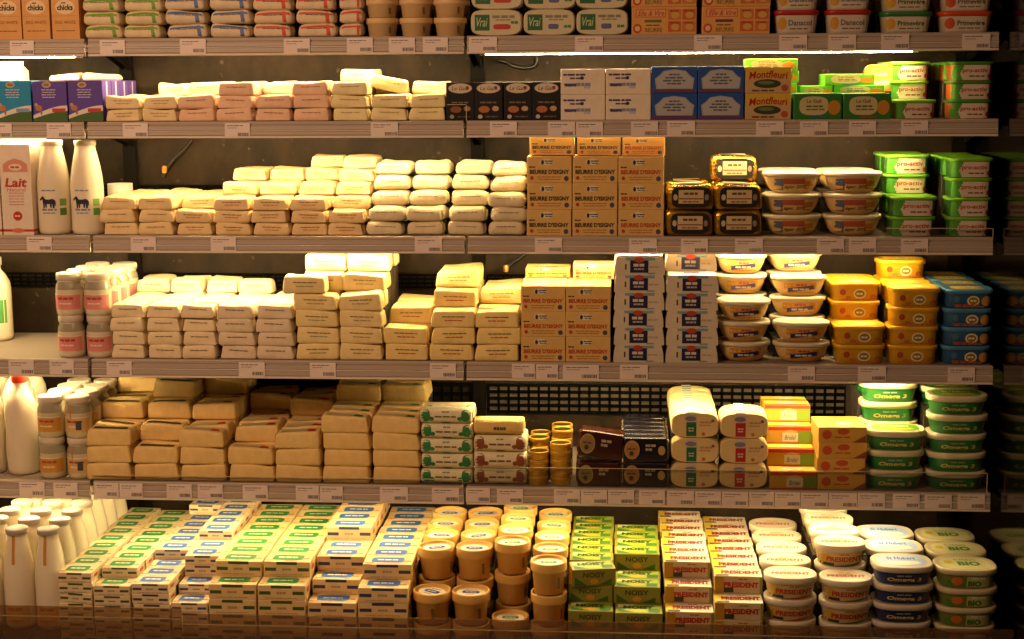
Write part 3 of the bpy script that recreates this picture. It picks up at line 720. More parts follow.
# ---- glass bottles of milk
def k_bottle(wd, h, d, rnd, style='horse', cap='#b9b0a0', band=False):
    R = min(wd, d) / 2
    milk = mat('#efe3c4', 0.25, var=0.02, coat=0.6); b = MB()
    if style == 'plastic': prof = [(R * 0.82, 0), (R * 0.97, h * 0.015), (R, h * 0.06), (R, h * 0.62), (R * 0.94, h * 0.70), (R * 0.70, h * 0.79), (R * 0.46, h * 0.845), (R * 0.44, h * 0.90)]
    else: prof = [(R * 0.80, 0), (R * 0.96, h * 0.012), (R, h * 0.05), (R, h * 0.50), (R * 0.96, h * 0.60), (R * 0.86, h * 0.72), (R * 0.74, h * 0.82), (R * 0.65, h * 0.885), (R * 0.615, h * 0.92), (R * 0.61, h * 0.955), (R * 0.63, h * 0.963)]
    b.lathe(prof, milk, 28)
    f = tubfront([(z, r, r) for r, z in prof], 2.0)
    c = MB(); zt = prof[-1][1]; cr = R * (0.66 if style == 'horse' else 0.72 if style == 'deck' else 0.52)
    c.lathe([(cr * 0.98, zt - h * (0.018 if style != 'plastic' else 0.0)), (cr, zt + h * (0.004 if style != 'plastic' else 0.01)), (cr, h - h * 0.006), (cr * 0.94, h), (cr * 0.5, h + 0.0005)], plastic(cap), 24)
    parts = [('bottle', None, None, []), ('cap', None, None, [])]
    if style == 'horse':
        n = ink('#2a2a4c')
        sx, sz = R * 1.02, h * 0.125
        q = lambda pts: b.poly([(u * sx - R * 0.04, h * 0.285 + v * sz) for u, v in pts], f, n, 0.0009)
        el = lambda u, v, a_, c_: b.ell(u * sx - R * 0.04, h * 0.285 + v * sz, a_ * sx, c_ * sz, f, n, 0.0008, 14)
        el(0.02, .56, .34, .20); el(.24, .58, .18, .23); el(-.20, .58, .16, .22)
        q([(-.32, .52), (-.10, .64), (-.28, 1.0), (-.40, .96)]); q([(-.40, .98), (-.28, 1.0), (-.30, .84), (-.54, .62), (-.58, .70)])
        q([(-.33, 1.08), (-.27, .96), (-.37, .94)]); q([(-.31, 0), (-.22, 0), (-.20, .5), (-.33, .5)]); q([(-.17, .04), (-.09, .04), (-.06, .5), (-.19, .5)])
        q([(.13, .04), (.21, .04), (.24, .5), (.10, .5)]); q([(.28, 0), (.37, 0), (.40, .55), (.24, .55)]); q([(.38, .70), (.44, .60), (.45, .22), (.40, .24)])
        b.dashes(0, h * 0.475, R * 0.9, h * 0.014, f, ink('#8f8a9a'), n=3); b.dashes(0, h * 0.27, R * 0.95, h * 0.02, f, ink('#8a86a0'), n=3, seed=2); b.dashes(0, h * 0.235, R * 0.8, h * 0.015, f, ink('#a09cb0'), n=3, seed=3)
        for k in (0.31, 0.21): b.rect(R * 0.62, R * 0.90, h * k, h * (k + 0.075), f, ink('#7fae52' if k > .3 else '#4f8a3c'), 0.0008, 4, 1)
    if style == 'deck':
        f2 = f
        b.rect(-R * 0.8, R * 0.8, h * 0.06, h * 0.24, f2, mat('#dfae56', 0.4, var=0.08), 0.0006, 10, 2); b.dashes(0, h * 0.21, R * 1.0, h * 0.03, f2, ink('#b5651f'), 0.001, n=2); b.rect(-R * 0.5, R * 0.5, h * 0.085, h * 0.10, f2, ink('#b5651f'), 0.001)
        if band:                                                # seal strip running down from the cap
            b.rect(-R * 0.10, R * 0.10, h * 0.66, h * 0.945, f2, ink('#c8902c'), 0.001, 2, 10)
    if style == 'plastic' and band:
        b.rect(-R * 0.9, R * 0.9, h * 0.22, h * 0.5, f, ink('#4f9a4a'), 0.0008, 10, 2); b.ell(0, h * 0.36, R * 0.6, h * 0.1, f, ink('#5fa0c0'), 0.0012)
    parts[0] = ('bottle', b.mesh('bottle'), None, []); parts[1] = ('cap', c.mesh('cap'), 'red cap' if cap == '#c23420' else None, [])
    return parts
# ---- preserving jars
def k_jar(wd, h, d, rnd, label='#e59088', lidc='#d8cbb4', code=False, yog='#e6d9b8'):
    R = min(wd, d) / 2 * 0.97; b = MB()
    prof = [(R * 0.86, 0), (R * 0.97, h * 0.03), (R, h * 0.10), (R, h * 0.62), (R * 0.96, h * 0.72), (R * 0.84, h * 0.80), (R * 0.82, h * 0.84)]
    b.lathe(prof[:4], mat(yog, 0.2, var=0.04, coat=0.8), 28, cap1=False)
    b.lathe(prof[3:], mat('#a39a80', 0.12, var=0.04, coat=1.0), 28, cap0=False)
    b.lathe([(R * 0.82, h * 0.80), (R * 0.88, h * 0.82), (R * 0.82, h * 0.845)], mat(yog, 0.2, var=0.04, coat=0.8), 28, cap0=False, cap1=False)
    f = tubfront([(z, r, r) for r, z in prof], 2.0)
    c = MB(); c.lathe([(R * 0.90, h * 0.845), (R * 0.93, h * 0.86), (R * 0.93, h * 0.975), (R * 0.88, h * 0.999), (R * 0.80, h * 0.985), (R * 0.2, h * 0.99)], plastic(lidc, 0.3), 28)
    l = MB(); l.rect(-R * 0.93, R * 0.93, h * 0.16, h * 0.52, f, mat(label, 0.5, var=0.08), 0.0008, 14, 2)
    l.rect(-R * 0.93, R * 0.93, h * 0.50, h * 0.53, f, ink('#e8d8b8'), 0.0012, 14, 1)
    l.dashes(0, h * 0.42, R * 1.2, h * 0.05, f, ink('#a54a30'), 0.0014, n=3); l.dashes(0, h * 0.30, R * 1.0, h * 0.035, f, ink('#efe0c0'), 0.0014, n=3, seed=4)
    if code: l.rect(R * 0.1, R * 0.5, h * 0.22, h * 0.44, f, ink('#4a4a52'), 0.0016, 4, 1); l.rect(-R * 0.35, -R * 0.25, h * 0.5, h * 0.80, f, ink('#c8762a'), 0.0014, 1, 4)
    return [('jar', b.mesh('jar'), None, []), ('lid', c.mesh('lid'), None, []), ('label', l.mesh('label'), 'printed paper label', [])]
# ---- round pots of moulded butter
def k_cup(wd, h, d, rnd, pill='#2d4f9c', c='#e6b660'):
    R = min(wd, d) / 2 * 0.985; b = MB(); m = mat(c, 0.5, var=0.07, scale=9, bump=0.1, bscale=40)
    prof = [(R * 0.74, 0), (R * 0.80, h * 0.02), (R * 0.90, h * 0.66), (R * 0.985, h * 0.70), (R, h * 0.73), (R, h * 0.96), (R * 0.985, h * 0.985), (R * 0.91, h * 0.985), (R * 0.88, h * 0.94), (R * 0.87, h * 0.89), (R * 0.1, h * 0.90)]
    b.lathe(prof, m, 30)
    f = tubfront([(0, R * 0.74, R * 0.74), (h * 0.02, R * 0.80, R * 0.80), (h * 0.66, R * 0.90, R * 0.90), (h * 0.985, R, R)], 2.0)
    for i in range(5): b.rect(R * 0.50, R * 0.62, h * (0.20 + 0.07 * i), h * (0.25 + 0.07 * i), f, ink('#6a5a48'), 0.0006, 2, 1)
    l = MB(); t = top(h * 0.905); l.ell(0, 0, R * 0.76, R * 0.62, t, mat('#f0e8d0', 0.55, var=0.03), 0.0004, 22)
    l.ell(0, 0, R * 0.46, R * 0.20, t, ink(pill), 0.001, 18, 4); l.dashes(0, 0, R * 0.6, R * 0.10, t, ink('#e8e0c0'), 0.0014, n=3); l.dashes(0, R * 0.36, R * 0.6, R * 0.07, t, ink('#a9763a'), 0.001, n=3); l.dashes(0, -R * 0.36, R * 0.5, R * 0.07, t, ink('#a9763a'), 0.001, n=3, seed=3)
    return [('pot', b.mesh('pot'), None, []), ('label', l.mesh('label'), 'round printed lid label', [])]
# ---- plastic tubs
def k_tub(wd, h, d, rnd, c='#1f7a3a', lidc='#e6dcc0', n=3.2, foot=0.84, lid_h=0.26, prints=None, lidprint=None, round_=False):
    a, bb = wd / 2, d / 2
    hb = h * (1 - lid_h)
    secs = [(0.0, a * foot * 0.95, bb * foot * 0.95), (h * 0.03, a * foot, bb * foot), (hb * 0.97, a * 0.93, bb * 0.93), (hb, a * 0.94, bb * 0.94)]
    b = MB(); b.loft([selps(A, B, n, 44, z) for z, A, B in secs], plastic(c, 0.4), True)
    f = tubfront(secs, n)
    if prints: prints(b, a, hb, f)
    l = MB(); lm = plastic(lidc, 0.4)
    L = [(hb * 0.985, a * 0.965, bb * 0.965), (hb, a * 0.99, bb * 0.99), (h * 0.955, a * 0.995, bb * 0.995), (h * 0.992, a * 0.97, bb * 0.965), (h, a * 0.93, bb * 0.92), (h * 0.985, a * 0.90, bb * 0.88), (h * 0.982, a * 0.2, bb * 0.2)]
    l.loft([selps(A, B, n, 44, z) for z, A, B in L], lm, True)
    if lidprint: lidprint(l, a, bb, top(h * 0.9835), n)
    return [('tub', b.mesh('tub'), None, []), ('lid', l.mesh('lid'), None, [])]
def t_omega(gold):
    def p(b, a, h, f):
        b.text('Omega 3', -a * 0.02, h * 0.42, a * 1.12, h * 0.38, f, ink(gold), 0.0014, shear=0.1, bold=0.03); b.dashes(-a * 0.02, h * 0.74, a * 0.5, h * 0.10, f, ink('#8fa08a'), 0.001, n=2)
        b.rect(a * 0.74, a * 0.82, h * 0.25, h * 0.8, f, ink('#b5742c'), 0.001, 2, 2); b.rect(-a * 0.72, a * 0.72, h * 0.03, h * 0.08, f, ink('#7f9a5a'), 0.0008, 10, 1)
    return p
def l_hubert(c1, c2, word='St Hubert'):
    def p(l, a, b_, t, n):
        l.ell(0, 0, a * 0.80, b_ * 0.76, t, ink(c1), 0.0005, 26, n); l.poly([(-a * 0.62, -b_ * 0.5), (a * 0.1, -b_ * 0.62), (a * 0.62, -b_ * 0.4), (a * 0.5, -b_ * 0.1), (-a * 0.5, -b_ * 0.2)], t, ink(c2), 0.001)
        l.text(word, 0, b_ * 0.25, a * 0.95, b_ * 0.36, t, ink('#f0ecd8') if c1[1] not in 'ea' else ink('#1f4a9c'), 0.0014, shear=0.15, bold=0.02)
    return p
def l_bio(l, a, b_, t, n):
    l.ell(0, 0, a * 0.80, b_ * 0.76, t, ink('#d9d6a0'), 0.0005, 26, n); l.text('St Hubert', a * 0.05, b_ * 0.42, a * 0.7, b_ * 0.20, t, ink('#4a6a3a'), 0.0012); l.text('BIO', a * 0.12, -b_ * 0.08, a * 0.72, b_ * 0.52, t, ink('#3f8010'), 0.0012, bold=0.05); l.ell(-a * 0.52, b_ * 0.1, a * 0.14, b_ * 0.22, t, ink('#d8b62c'), 0.001)
def t_bio(b, a, h, f):
    b.ell(-a * 0.38, h * 0.55, a * 0.18, h * 0.30, f, ink('#d0742a'), 0.001, 14); b.rect(-a * 0.08, a * 0.66, h * 0.1, h * 0.92, f, ink('#b9c07a'), 0.0008, 8, 2); b.text('BIO', a * 0.18, h * 0.36, a * 0.44, h * 0.42, f, ink('#3f7416'), 0.0014, bold=0.05)
    b.dashes(a * 0.32, h * 0.76, a * 0.5, h * 0.14, f, ink('#e2dcc0'), 0.0014, n=2); b.rect(-a * 0.72, -a * 0.5, h * 0.08, h * 0.55, f, ink('#4a7a2c'), 0.0008, 3, 1)
def t_pres(band):
    def p(b, a, h, f):
        b.ell(-a * 0.62, h * 0.48, a * 0.22, h * 0.40, f, ink('#c8a032'), 0.0006, 14); b.rect(-a * 0.78, -a * 0.30, h * 0.06, h * 0.26, f, ink('#33332a'), 0.0012, 4, 1)
        [b.rect(a * (-0.3 + 0.11 * k), a * (-0.3 + 0.11 * (k + 1)), h * 0.02, h * (0.05 + 0.020 * k), f, ink(band), 0.0009, 2, 1) for k in range(10)]
        b.text('PRESIDENT', a * 0.10, h * 0.52, a * 1.36, h * 0.34, f, ink('#b0281c'), 0.0014, bold=0.03); b.dashes(a * 0.1, h * 0.84, a * 0.4, h * 0.07, f, ink('#a8803a'), 0.001, n=2)
    return p
def l_pres(l, a, b_, t, n):
    l.ell(0, 0, a * 0.84, b_ * 0.80, t, ink('#e9dcc0'), 0.0005, 26, n); l.text('PRESIDENT', 0, -b_ * 0.15, a * 1.42, b_ * 0.36, t, ink('#b02c1c'), 0.0012, bold=0.03); l.dashes(0, b_ * 0.35, a * 0.5, b_ * 0.12, t, ink('#d8a878'), 0.001, n=2); l.ell(0, b_ * 0.1, a * 0.3, b_ * 0.12, t, ink('#e2c48a'), 0.0008)
def t_proactiv(side):
    def p(b, a, h, f):
        b.rect(-a * 0.90, a * 0.90, h * 0.04, h * 0.97, f, ink('#e0d3bc'), 0.0005, 12, 2); [b.rect(-a * 0.92, -a * (0.56 - 0.16 * abs(k - 2) / 3), h * (0.04 + 0.155 * k), h * (0.04 + 0.155 * (k + 1)), f, ink('#4f9a2a'), 0.001, 6, 1) for k in range(6)]
        b.text('pro-activ', a * 0.10, h * 0.60, a * 1.10, h * 0.34, f, ink('#c03a20'), 0.0014, bold=0.02); b.dashes(a * 0.2, h * 0.28, a * 0.7, h * 0.09, f, ink('#8a4a34'), 0.0012, n=3); b.ell(a * 0.74, h * 0.28, a * 0.08, h * 0.15, f, ink('#c0382a'), 0.0014, 12)
    return p
def t_text(word, c, blob):
    def p(b, a, h, f):
        b.rect(-a * 0.86, a * 0.86, h * 0.10, h * 0.95, f, ink('#d8cbb2'), 0.0005, 12, 2); b.ell(-a * 0.62, h * 0.55, a * 0.18, h * 0.34, f, ink(blob), 0.0009, 14); b.text(word, a * 0.14, h * 0.58, a * 1.0, h * 0.30, f, ink(c), 0.0012, bold=0.02); b.dashes(a * 0.1, h * 0.26, a * 0.8, h * 0.07, f, ink('#7a6a55'), 0.001, n=3)
    return p
def t_sun(c2):
    def p(b, a, h, f):
        b.ell(a * 0.14, h * 0.52, a * 0.25, h * 0.34, f, ink('#e9dcae'), 0.0008, 18); b.ell(a * 0.14, h * 0.52, a * 0.19, h * 0.25, f, ink('#8f7a2c'), 0.0012, 16); b.dashes(a * 0.14, h * 0.52, a * 0.26, h * 0.12, f, ink('#efe2b4'), 0.0016, n=2)
        b.ell(-a * 0.52, h * 0.62, a * 0.12, h * 0.22, f, ink('#a8402c' if c2 == 'red' else '#41708a'), 0.0008, 12); b.dashes(a * 0.02, h * 0.13, a * 1.2, h * 0.07, f, ink('#c0692a'), 0.0008, n=5)
        if c2 == 'blue': b.ell(a * 0.66, h * 0.5, a * 0.2, h * 0.34, f, ink('#d09a3a'), 0.0008, 14); b.dashes(-a * 0.1, h * 0.24, a * 1.0, h * 0.08, f, ink('#b04a3a'), 0.001, n=4)
        else: b.ell(a * 0.66, h * 0.30, a * 0.13, h * 0.2, f, ink('#b86a2a'), 0.0008, 10); b.ell(-a * 0.3, h * 0.24, a * 0.12, h * 0.14, f, ink('#b86a2a'), 0.0008, 10)
    return p
def l_sun(l, a, b_, t, n):
    l.ell(0, 0, a * 0.66, b_ * 0.62, t, ink('#e9c64a'), 0.0005, 24, n); l.ell(a * 0.1, 0, a * 0.25, b_ * 0.34, t, ink('#efe2b0'), 0.0009); l.dashes(a * 0.1, 0, a * 0.3, b_ * 0.16, t, ink('#9a7a22'), 0.0012, n=2)
# ---- bowl-shaped tubs
def k_bowl(wd, h, d, rnd, style='leger'):
    a, bb = wd / 2, d / 2; hb = h * 0.80
    pr = [(0.0, 0.50), (h * 0.02, 0.58), (h * 0.12, 0.70), (h * 0.30, 0.80), (h * 0.55, 0.88), (hb, 0.93)]
    secs = [(z, a * k, bb * k) for z, k in pr]
    b = MB(); b.loft([selps(A, B, 2.3, 40, z) for z, A, B in secs], plastic('#e2c07a', 0.35)); f = tubfront(secs, 2.3)
    if style == 'leger':
        b.rect(-a * 0.64, -a * 0.34, h * 0.14, h * 0.70, f, ink('#5d6478'), 0.0008, 6, 2)
        b.rect(-a * 0.36, a * 0.36, h * 0.45, h * 0.72, f, ink('#b5563a'), 0.001, 8, 2); b.text('Léger 20%', 0, h * 0.30, a * 0.82, h * 0.20, f, ink('#3a2c20'), 0.0014, shear=0.25, bold=0.01); b.rect(a * 0.34, a * 0.66, h * 0.20, h * 0.60, f, ink('#c8862c'), 0.0006, 4, 2)
    else:
        b.rect(-a * 0.56, a * 0.58, h * 0.14, h * 0.70, f, ink('#cf8f36'), 0.0006, 10, 2); b.rect(-a * 0.24, a * 0.34, h * 0.50, h * 0.68, f, ink('#d8a06a'), 0.001, 6, 1); b.dashes(a * 0.05, h * 0.59, a * 0.4, h * 0.09, f, ink('#b0442a'), 0.0014, n=3)
        [b.rect(a * (-0.42 + 0.115 * k), a * (-0.42 + 0.115 * (k + 1)), h * (0.22 + 0.020 * k), h * (0.44 + 0.018 * k), f, ink('#2c2a5c'), 0.0016, 2, 1) for k in range(8)]; b.dashes(a * 0.04, h * 0.37, a * 0.6, h * 0.09, f, ink('#e0d6c2'), 0.0022, n=3)
    l = MB(); L = [(hb * 0.98, a * 0.94, bb * 0.94), (hb, a * 0.99, bb * 0.99), (h * 0.93, a, bb), (h * 0.985, a * 0.97, bb * 0.97), (h, a * 0.92, bb * 0.91), (h * 0.97, a * 0.88, bb * 0.86), (h * 0.965, a * 0.2, bb * 0.2)]
    l.loft([selps(A, B, 2.3, 40, z) for z, A, B in L], plastic('#dccfae', 0.35)); t = top(h * 0.967)
    l.ell(0, 0, a * 0.7, bb * 0.66, t, ink('#e2cf9a'), 0.0005); l.dashes(0, -bb * 0.1, a * 0.9, bb * 0.16, t, ink('#c07a4a'), 0.001, n=3); l.dashes(0, bb * 0.25, a * 0.6, bb * 0.12, t, ink('#6a6a8a'), 0.001, n=2)
    return [('bowl', b.mesh('bowl'), None, []), ('lid', l.mesh('lid'), None, [])]
# ---- oblong packs whose rounded outline faces the shopper
def k_oblong(wd, h, d, rnd, style='strap', strap='#1f6a45', n=3.3):
    b = MB(); a, c = wd / 2, h / 2
    def lp(k, y): return [(x, y, z * 1.0) for x, z, _ in [(p[0], p[1] + c, 0) for p in selps(a * k, c * k, n, 40, 0)]]
    body = mat('#e0c688' if style == 'strap' else '#d5caa6', 0.55, var=0.05, bump=0.15)
    L = [(0.945, -d / 2), (0.98, -d / 2 + 0.002), (1.0, -d / 2 + 0.007), (1.0, d / 2 - 0.010), (0.96, d / 2 - 0.003), (0.90, d / 2)]
    b.loft([lp(k, y) for k, y in L][::-1], body, True)
    f = front(d)
    if style == 'strap':
        s = ink(strap); l = MB()
        l.rect(-a * 0.36, a * 0.06, h * 0.07, h * 0.62, f, s, 0.0006); l.rect(-a * 0.36, a * 0.06, h * 0.62, h * 0.94, f, ink('#c9c0ae'), 0.0006); l.ell(-a * 0.18, h * 0.76, a * 0.24, h * 0.10, f, ink('#7f7a92'), 0.001, 14); l.dashes(-a * 0.15, h * 0.38, a * 0.26, h * 0.05, f, ink('#d8d0b0'), 0.001, n=2); l.dashes(-a * 0.15, h * 0.28, a * 0.22, h * 0.05, f, ink('#d8d0b0'), 0.001, n=2, seed=4)
        N = 6
        for i in range(N):                                   # the strap runs back over the top
            y0, y1 = -d / 2 + d * i / N, -d / 2 + d * (i + 1) / N; cc = s if i % 3 == 0 else ink('#d5ccb4')
            z = lambda u: c + c * (max(0, 1 - min(0.999, abs(u / a)) ** n)) ** (1 / n) + 0.0008
            us = [-a * 0.36 + a * 0.42 * q / 4 for q in range(5)]
            for q in range(4): l.add([(us[q], y0, z(us[q])), (us[q + 1], y0, z(us[q + 1])), (us[q + 1], y1, z(us[q + 1])), (us[q], y1, z(us[q]))], [(0, 1, 2, 3)], cc)
        b.dashes(a * 0.46, h * 0.62, a * 0.5, h * 0.07, f, ink('#c08a6a'), n=3); b.dashes(a * 0.42, h * 0.50, a * 0.5, h * 0.06, f, ink('#c49a70'), n=3, seed=4); b.ell(a * 0.74, h * 0.68, a * 0.07, h * 0.06, f, ink('#5a5a80'), n=8); b.ell(a * 0.36, h * 0.16, a * 0.08, h * 0.07, f, ink('#c06a2a'), n=8)
        return [('pack', b.mesh('pack'), None, []), ('strap', l.mesh('strap'), 'green printed strap' if strap == '#1f6a45' else 'red printed strap', [])]
    b.rect(-a * 0.84, -a * 0.26, h * 0.20, h * 0.80, f, ink('#2f6a3c'), 0.0005); b.text('Vrai', -a * 0.55, h * 0.52, a * 0.44, h * 0.34, f, ink('#c8d0a0'), 0.001, shear=0.3, bold=0.01)
    b.dashes(a * 0.30, h * 0.72, a * 0.9, h * 0.10, f, ink('#8a8a72'), n=3); b.dashes(a * 0.28, h * 0.60, a * 0.6, h * 0.05, f, ink('#9a967c'), n=3, seed=3)
    b.ell(a * (0.16 if style != 'red' else 0.22), h * 0.34, a * (0.20 if style != 'red' else 0.34), h * 0.10, f, ink('#c0442c' if style == 'red' else '#5f6a9a'), 0.0006, 20, 4); b.dashes(a * 0.72, h * 0.34 if style != 'red' else h * 0.5, a * 0.3, h * 0.10, f, ink('#4f8a4a'), n=2, seed=5)
    return b.mesh('pack')
# ---- rolls of butter in twisted paper
def k_roll(wd, h, d, rnd, c='#2f7d3f', plain=False):
    b = MB(); a = wd / 2; rz, ry = h / 2, min(d / 2, h * 0.62); N = 20
    base = paper('#e6dcb4' if not plain else '#e8c772'); L = []
    for x, k in ((-a, 0.74), (-a * 0.985, 0.88), (-a * 0.93, 0.97), (-a * 0.80, 1.0), (a * 0.80, 1.0), (a * 0.93, 0.97), (a * 0.985, 0.88), (a, 0.74)):
        L.append([(x, ry * k * math.copysign(abs(math.cos(2 * PI * j / N)) ** 0.72, math.cos(2 * PI * j / N)), rz + rz * k * math.copysign(abs(math.sin(2 * PI * j / N)) ** 0.72, math.sin(2 * PI * j / N))) for j in range(N)])
    b.loft(L, base, True)
    def f(u, v, e):
        t = max(-0.98, min(0.98, (v - rz) / rz)); k = 1.0 if abs(u) < a * 0.8 else 1 - 0.10 * (abs(u) - a * 0.8) / (a * 0.2)
        return (u, -ry * k * (1 - abs(t) ** 2.78) ** (1 / 2.78) - e - 0.0003, rz + (v - rz) * k)
    if not plain:
        m = ink(c)
        for sx in (-1, 1):
            b.ell(sx * a * 0.78, h * 0.55, a * 0.18, h * 0.38, f, m, 0.0006, 14, 3); b.ell(sx * a * 0.55, h * 0.36, a * 0.10, h * 0.14, f, m, 0.0008, 10)
        b.ell(0, h * 0.08, a * 0.2, h * 0.06, f, m, 0.0008, 10); b.dashes(0, h * 0.50, a * 0.86, h * 0.10, f, ink('#6a6a48' if c[1] == '2' else '#7a4f3a'), n=3); b.dashes(0, h * 0.80, a * 0.3, h * 0.08, f, ink('#7d8a60'), n=2, seed=2)
    else:
        b.dashes(a * 0.05, h * 0.42, a * 0.5, h * 0.18, f, ink('#6a5560'), n=5)
    parts = [('roll', b.mesh('roll'), None, [])]
    for sx in (-1, 1):                                            # the gathered paper ends
        e = MB(); x0 = sx * a * 0.99
        e.loft([[(x0 + sx * k * 0.006, ry * q * math.cos(2 * PI * j / 12) * (1 + 0.18 * (j % 2)), rz + rz * q * math.sin(2 * PI * j / 12) * (1 + 0.18 * (j % 2))) for j in range(12)] for k, q in ((0, 0.62), (0.35, 0.30), (0.6, 0.40))], paper('#d8cda2' if not plain else '#e2c06a'), False)
        parts.append(('paper_end', e.mesh('paper_end'), None, []))
    return parts
# ---- small gilt tins
def k_tin(wd, h, d, rnd):
    R = wd / 2 * 0.97; g = mat('#e2b23c', 0.3, metal=0.6, var=0.06); b = MB()
    b.lathe([(R * 0.90, 0), (R * 0.94, h * 0.05), (R * 0.94, h * 0.50)], g, 22)
    c = MB(); c.lathe([(R * 0.95, h * 0.48), (R, h * 0.52), (R, h * 0.95), (R * 0.97, h), (R * 0.88, h * 0.985), (R * 0.86, h * 0.94)], g, 22, cap1=False); c.lathe([(R * 0.86, h * 0.935), (R * 0.1, h * 0.94)], mat('#2a2014', 0.6, var=0.2, scale=60, spec=0.1), 22)
    return [('tin', b.mesh('tin'), None, []), ('lid', c.mesh('lid'), 'gilt lid with a dark printed disc', [])]
# ---- black and gold foil blocks
def k_gold(wd, h, d, rnd):
    b = MB(); g = mat('#c79a34', 0.26, metal=0.8, var=0.12, scale=50, bump=0.5, bscale=70)
    V, Fc, ff, tt = rounded(wd, h, d, h * 0.2, rnd, 0.0016, 0.03, 0.02); b.add(V, Fc, g, True)
    f = lambda u, v, e: (u, -d / 2 - e - 0.0022, v)
    b.ell(0, h * 0.5, wd * 0.40, h * 0.40, f, ink('#1c1712'), 0.0004, 28, 5); b.rect(-wd * 0.26, wd * 0.26, h * 0.26, h * 0.78, f, ink('#cfb98a'), 0.0010); b.rect(-wd * 0.25, wd * 0.25, h * 0.42, h * 0.47, f, ink('#8a4a2a'), 0.0014); b.dashes(0, h * 0.64, wd * 0.3, h * 0.09, f, ink('#5a4a30'), 0.0014, n=3); b.dashes(0, h * 0.33, wd * 0.34, h * 0.05, f, ink('#6a5a3a'), 0.0014, n=4)
    for sx in (-1, 1): b.ell(sx * wd * 0.325, h * 0.5, wd * 0.045, h * 0.12, f, ink('#c8bc9c' if sx < 0 else '#8a8070'), 0.0014, 12)
    l = MB(); N = 5
    ys = [-d * 0.46 + d * 0.92 * i / N for i in range(N + 1)]
    for i in range(N): l.rect(-wd * 0.30, wd * 0.28, ys[i], ys[i + 1], tt, ink('#241d16' if i % 2 == 0 else '#cdb988'), 0.0016, 4, 1)
    return [('block', b.mesh('block'), None, []), ('band', l.mesh('band'), 'black and cream paper band', [])]
# ---- grey cartons with sloping sides
def k_trapez(wd, h, d, rnd):
    b = MB(); a = wd / 2
    P = [(-a * 0.97, 0), (a * 0.97, 0), (a, h * 0.06), (a * 0.985, h * 0.50), (a * 0.92, h * 0.96), (a * 0.90, h), (-a * 0.90, h), (-a * 0.92, h * 0.96), (-a * 0.985, h * 0.50), (-a, h * 0.06)]
    n = len(P); V = [(x, y, z) for y in (-d / 2, d / 2) for x, z in P]
    b.add(V, [tuple(range(n)), tuple(range(n, 2 * n))[::-1]] + [(i, n + i, n + (i + 1) % n, (i + 1) % n) for i in range(n)], board('#d6c9b0'))
    f = front(d)
    b.rect(-a * 0.56, a * 0.60, h * 0.82, h * 0.97, f, ink('#7fa0ac'), 0.0004); b.rect(-a * 0.38, a * 0.34, h * 0.12, h * 0.82, f, ink('#1e2044'), 0.0006); b.ell(-a * 0.02, h * 0.84, a * 0.20, h * 0.16, f, ink('#b5452f'), 0.001, 14)
    b.dashes(-a * 0.02, h * 0.55, a * 0.46, h * 0.16, f, ink('#d8d0c0'), 0.001, n=2); b.dashes(-a * 0.02, h * 0.33, a * 0.40, h * 0.10, f, ink('#b8b0a8'), 0.001, n=3); b.rect(-a * 0.58, -a * 0.52, h * 0.30, h * 0.62, f, ink('#4a4038'), 0.0006); b.dashes(a * 0.58, h * 0.45, a * 0.4, h * 0.10, f, ink('#b5a890'), 0.0006, n=2); b.rect(a * 0.30, a * 0.60, h * 0.05, h * 0.12, f, ink('#7a96a4'), 0.0006)
    t = top(h); b.rect(-a * 0.5, a * 0.5, -d * 0.48, -d * 0.30, t, ink('#9ab8c2'), 0.0004); b.ell(-a * 0.02, -d * 0.40, a * 0.22, d * 0.09, t, ink('#c0503a'), 0.0008); b.rect(-a * 0.3, a * 0.3, -d * 0.1, d * 0.35, t, ink('#3a3c66'), 0.0006)
    return b.mesh('carton')
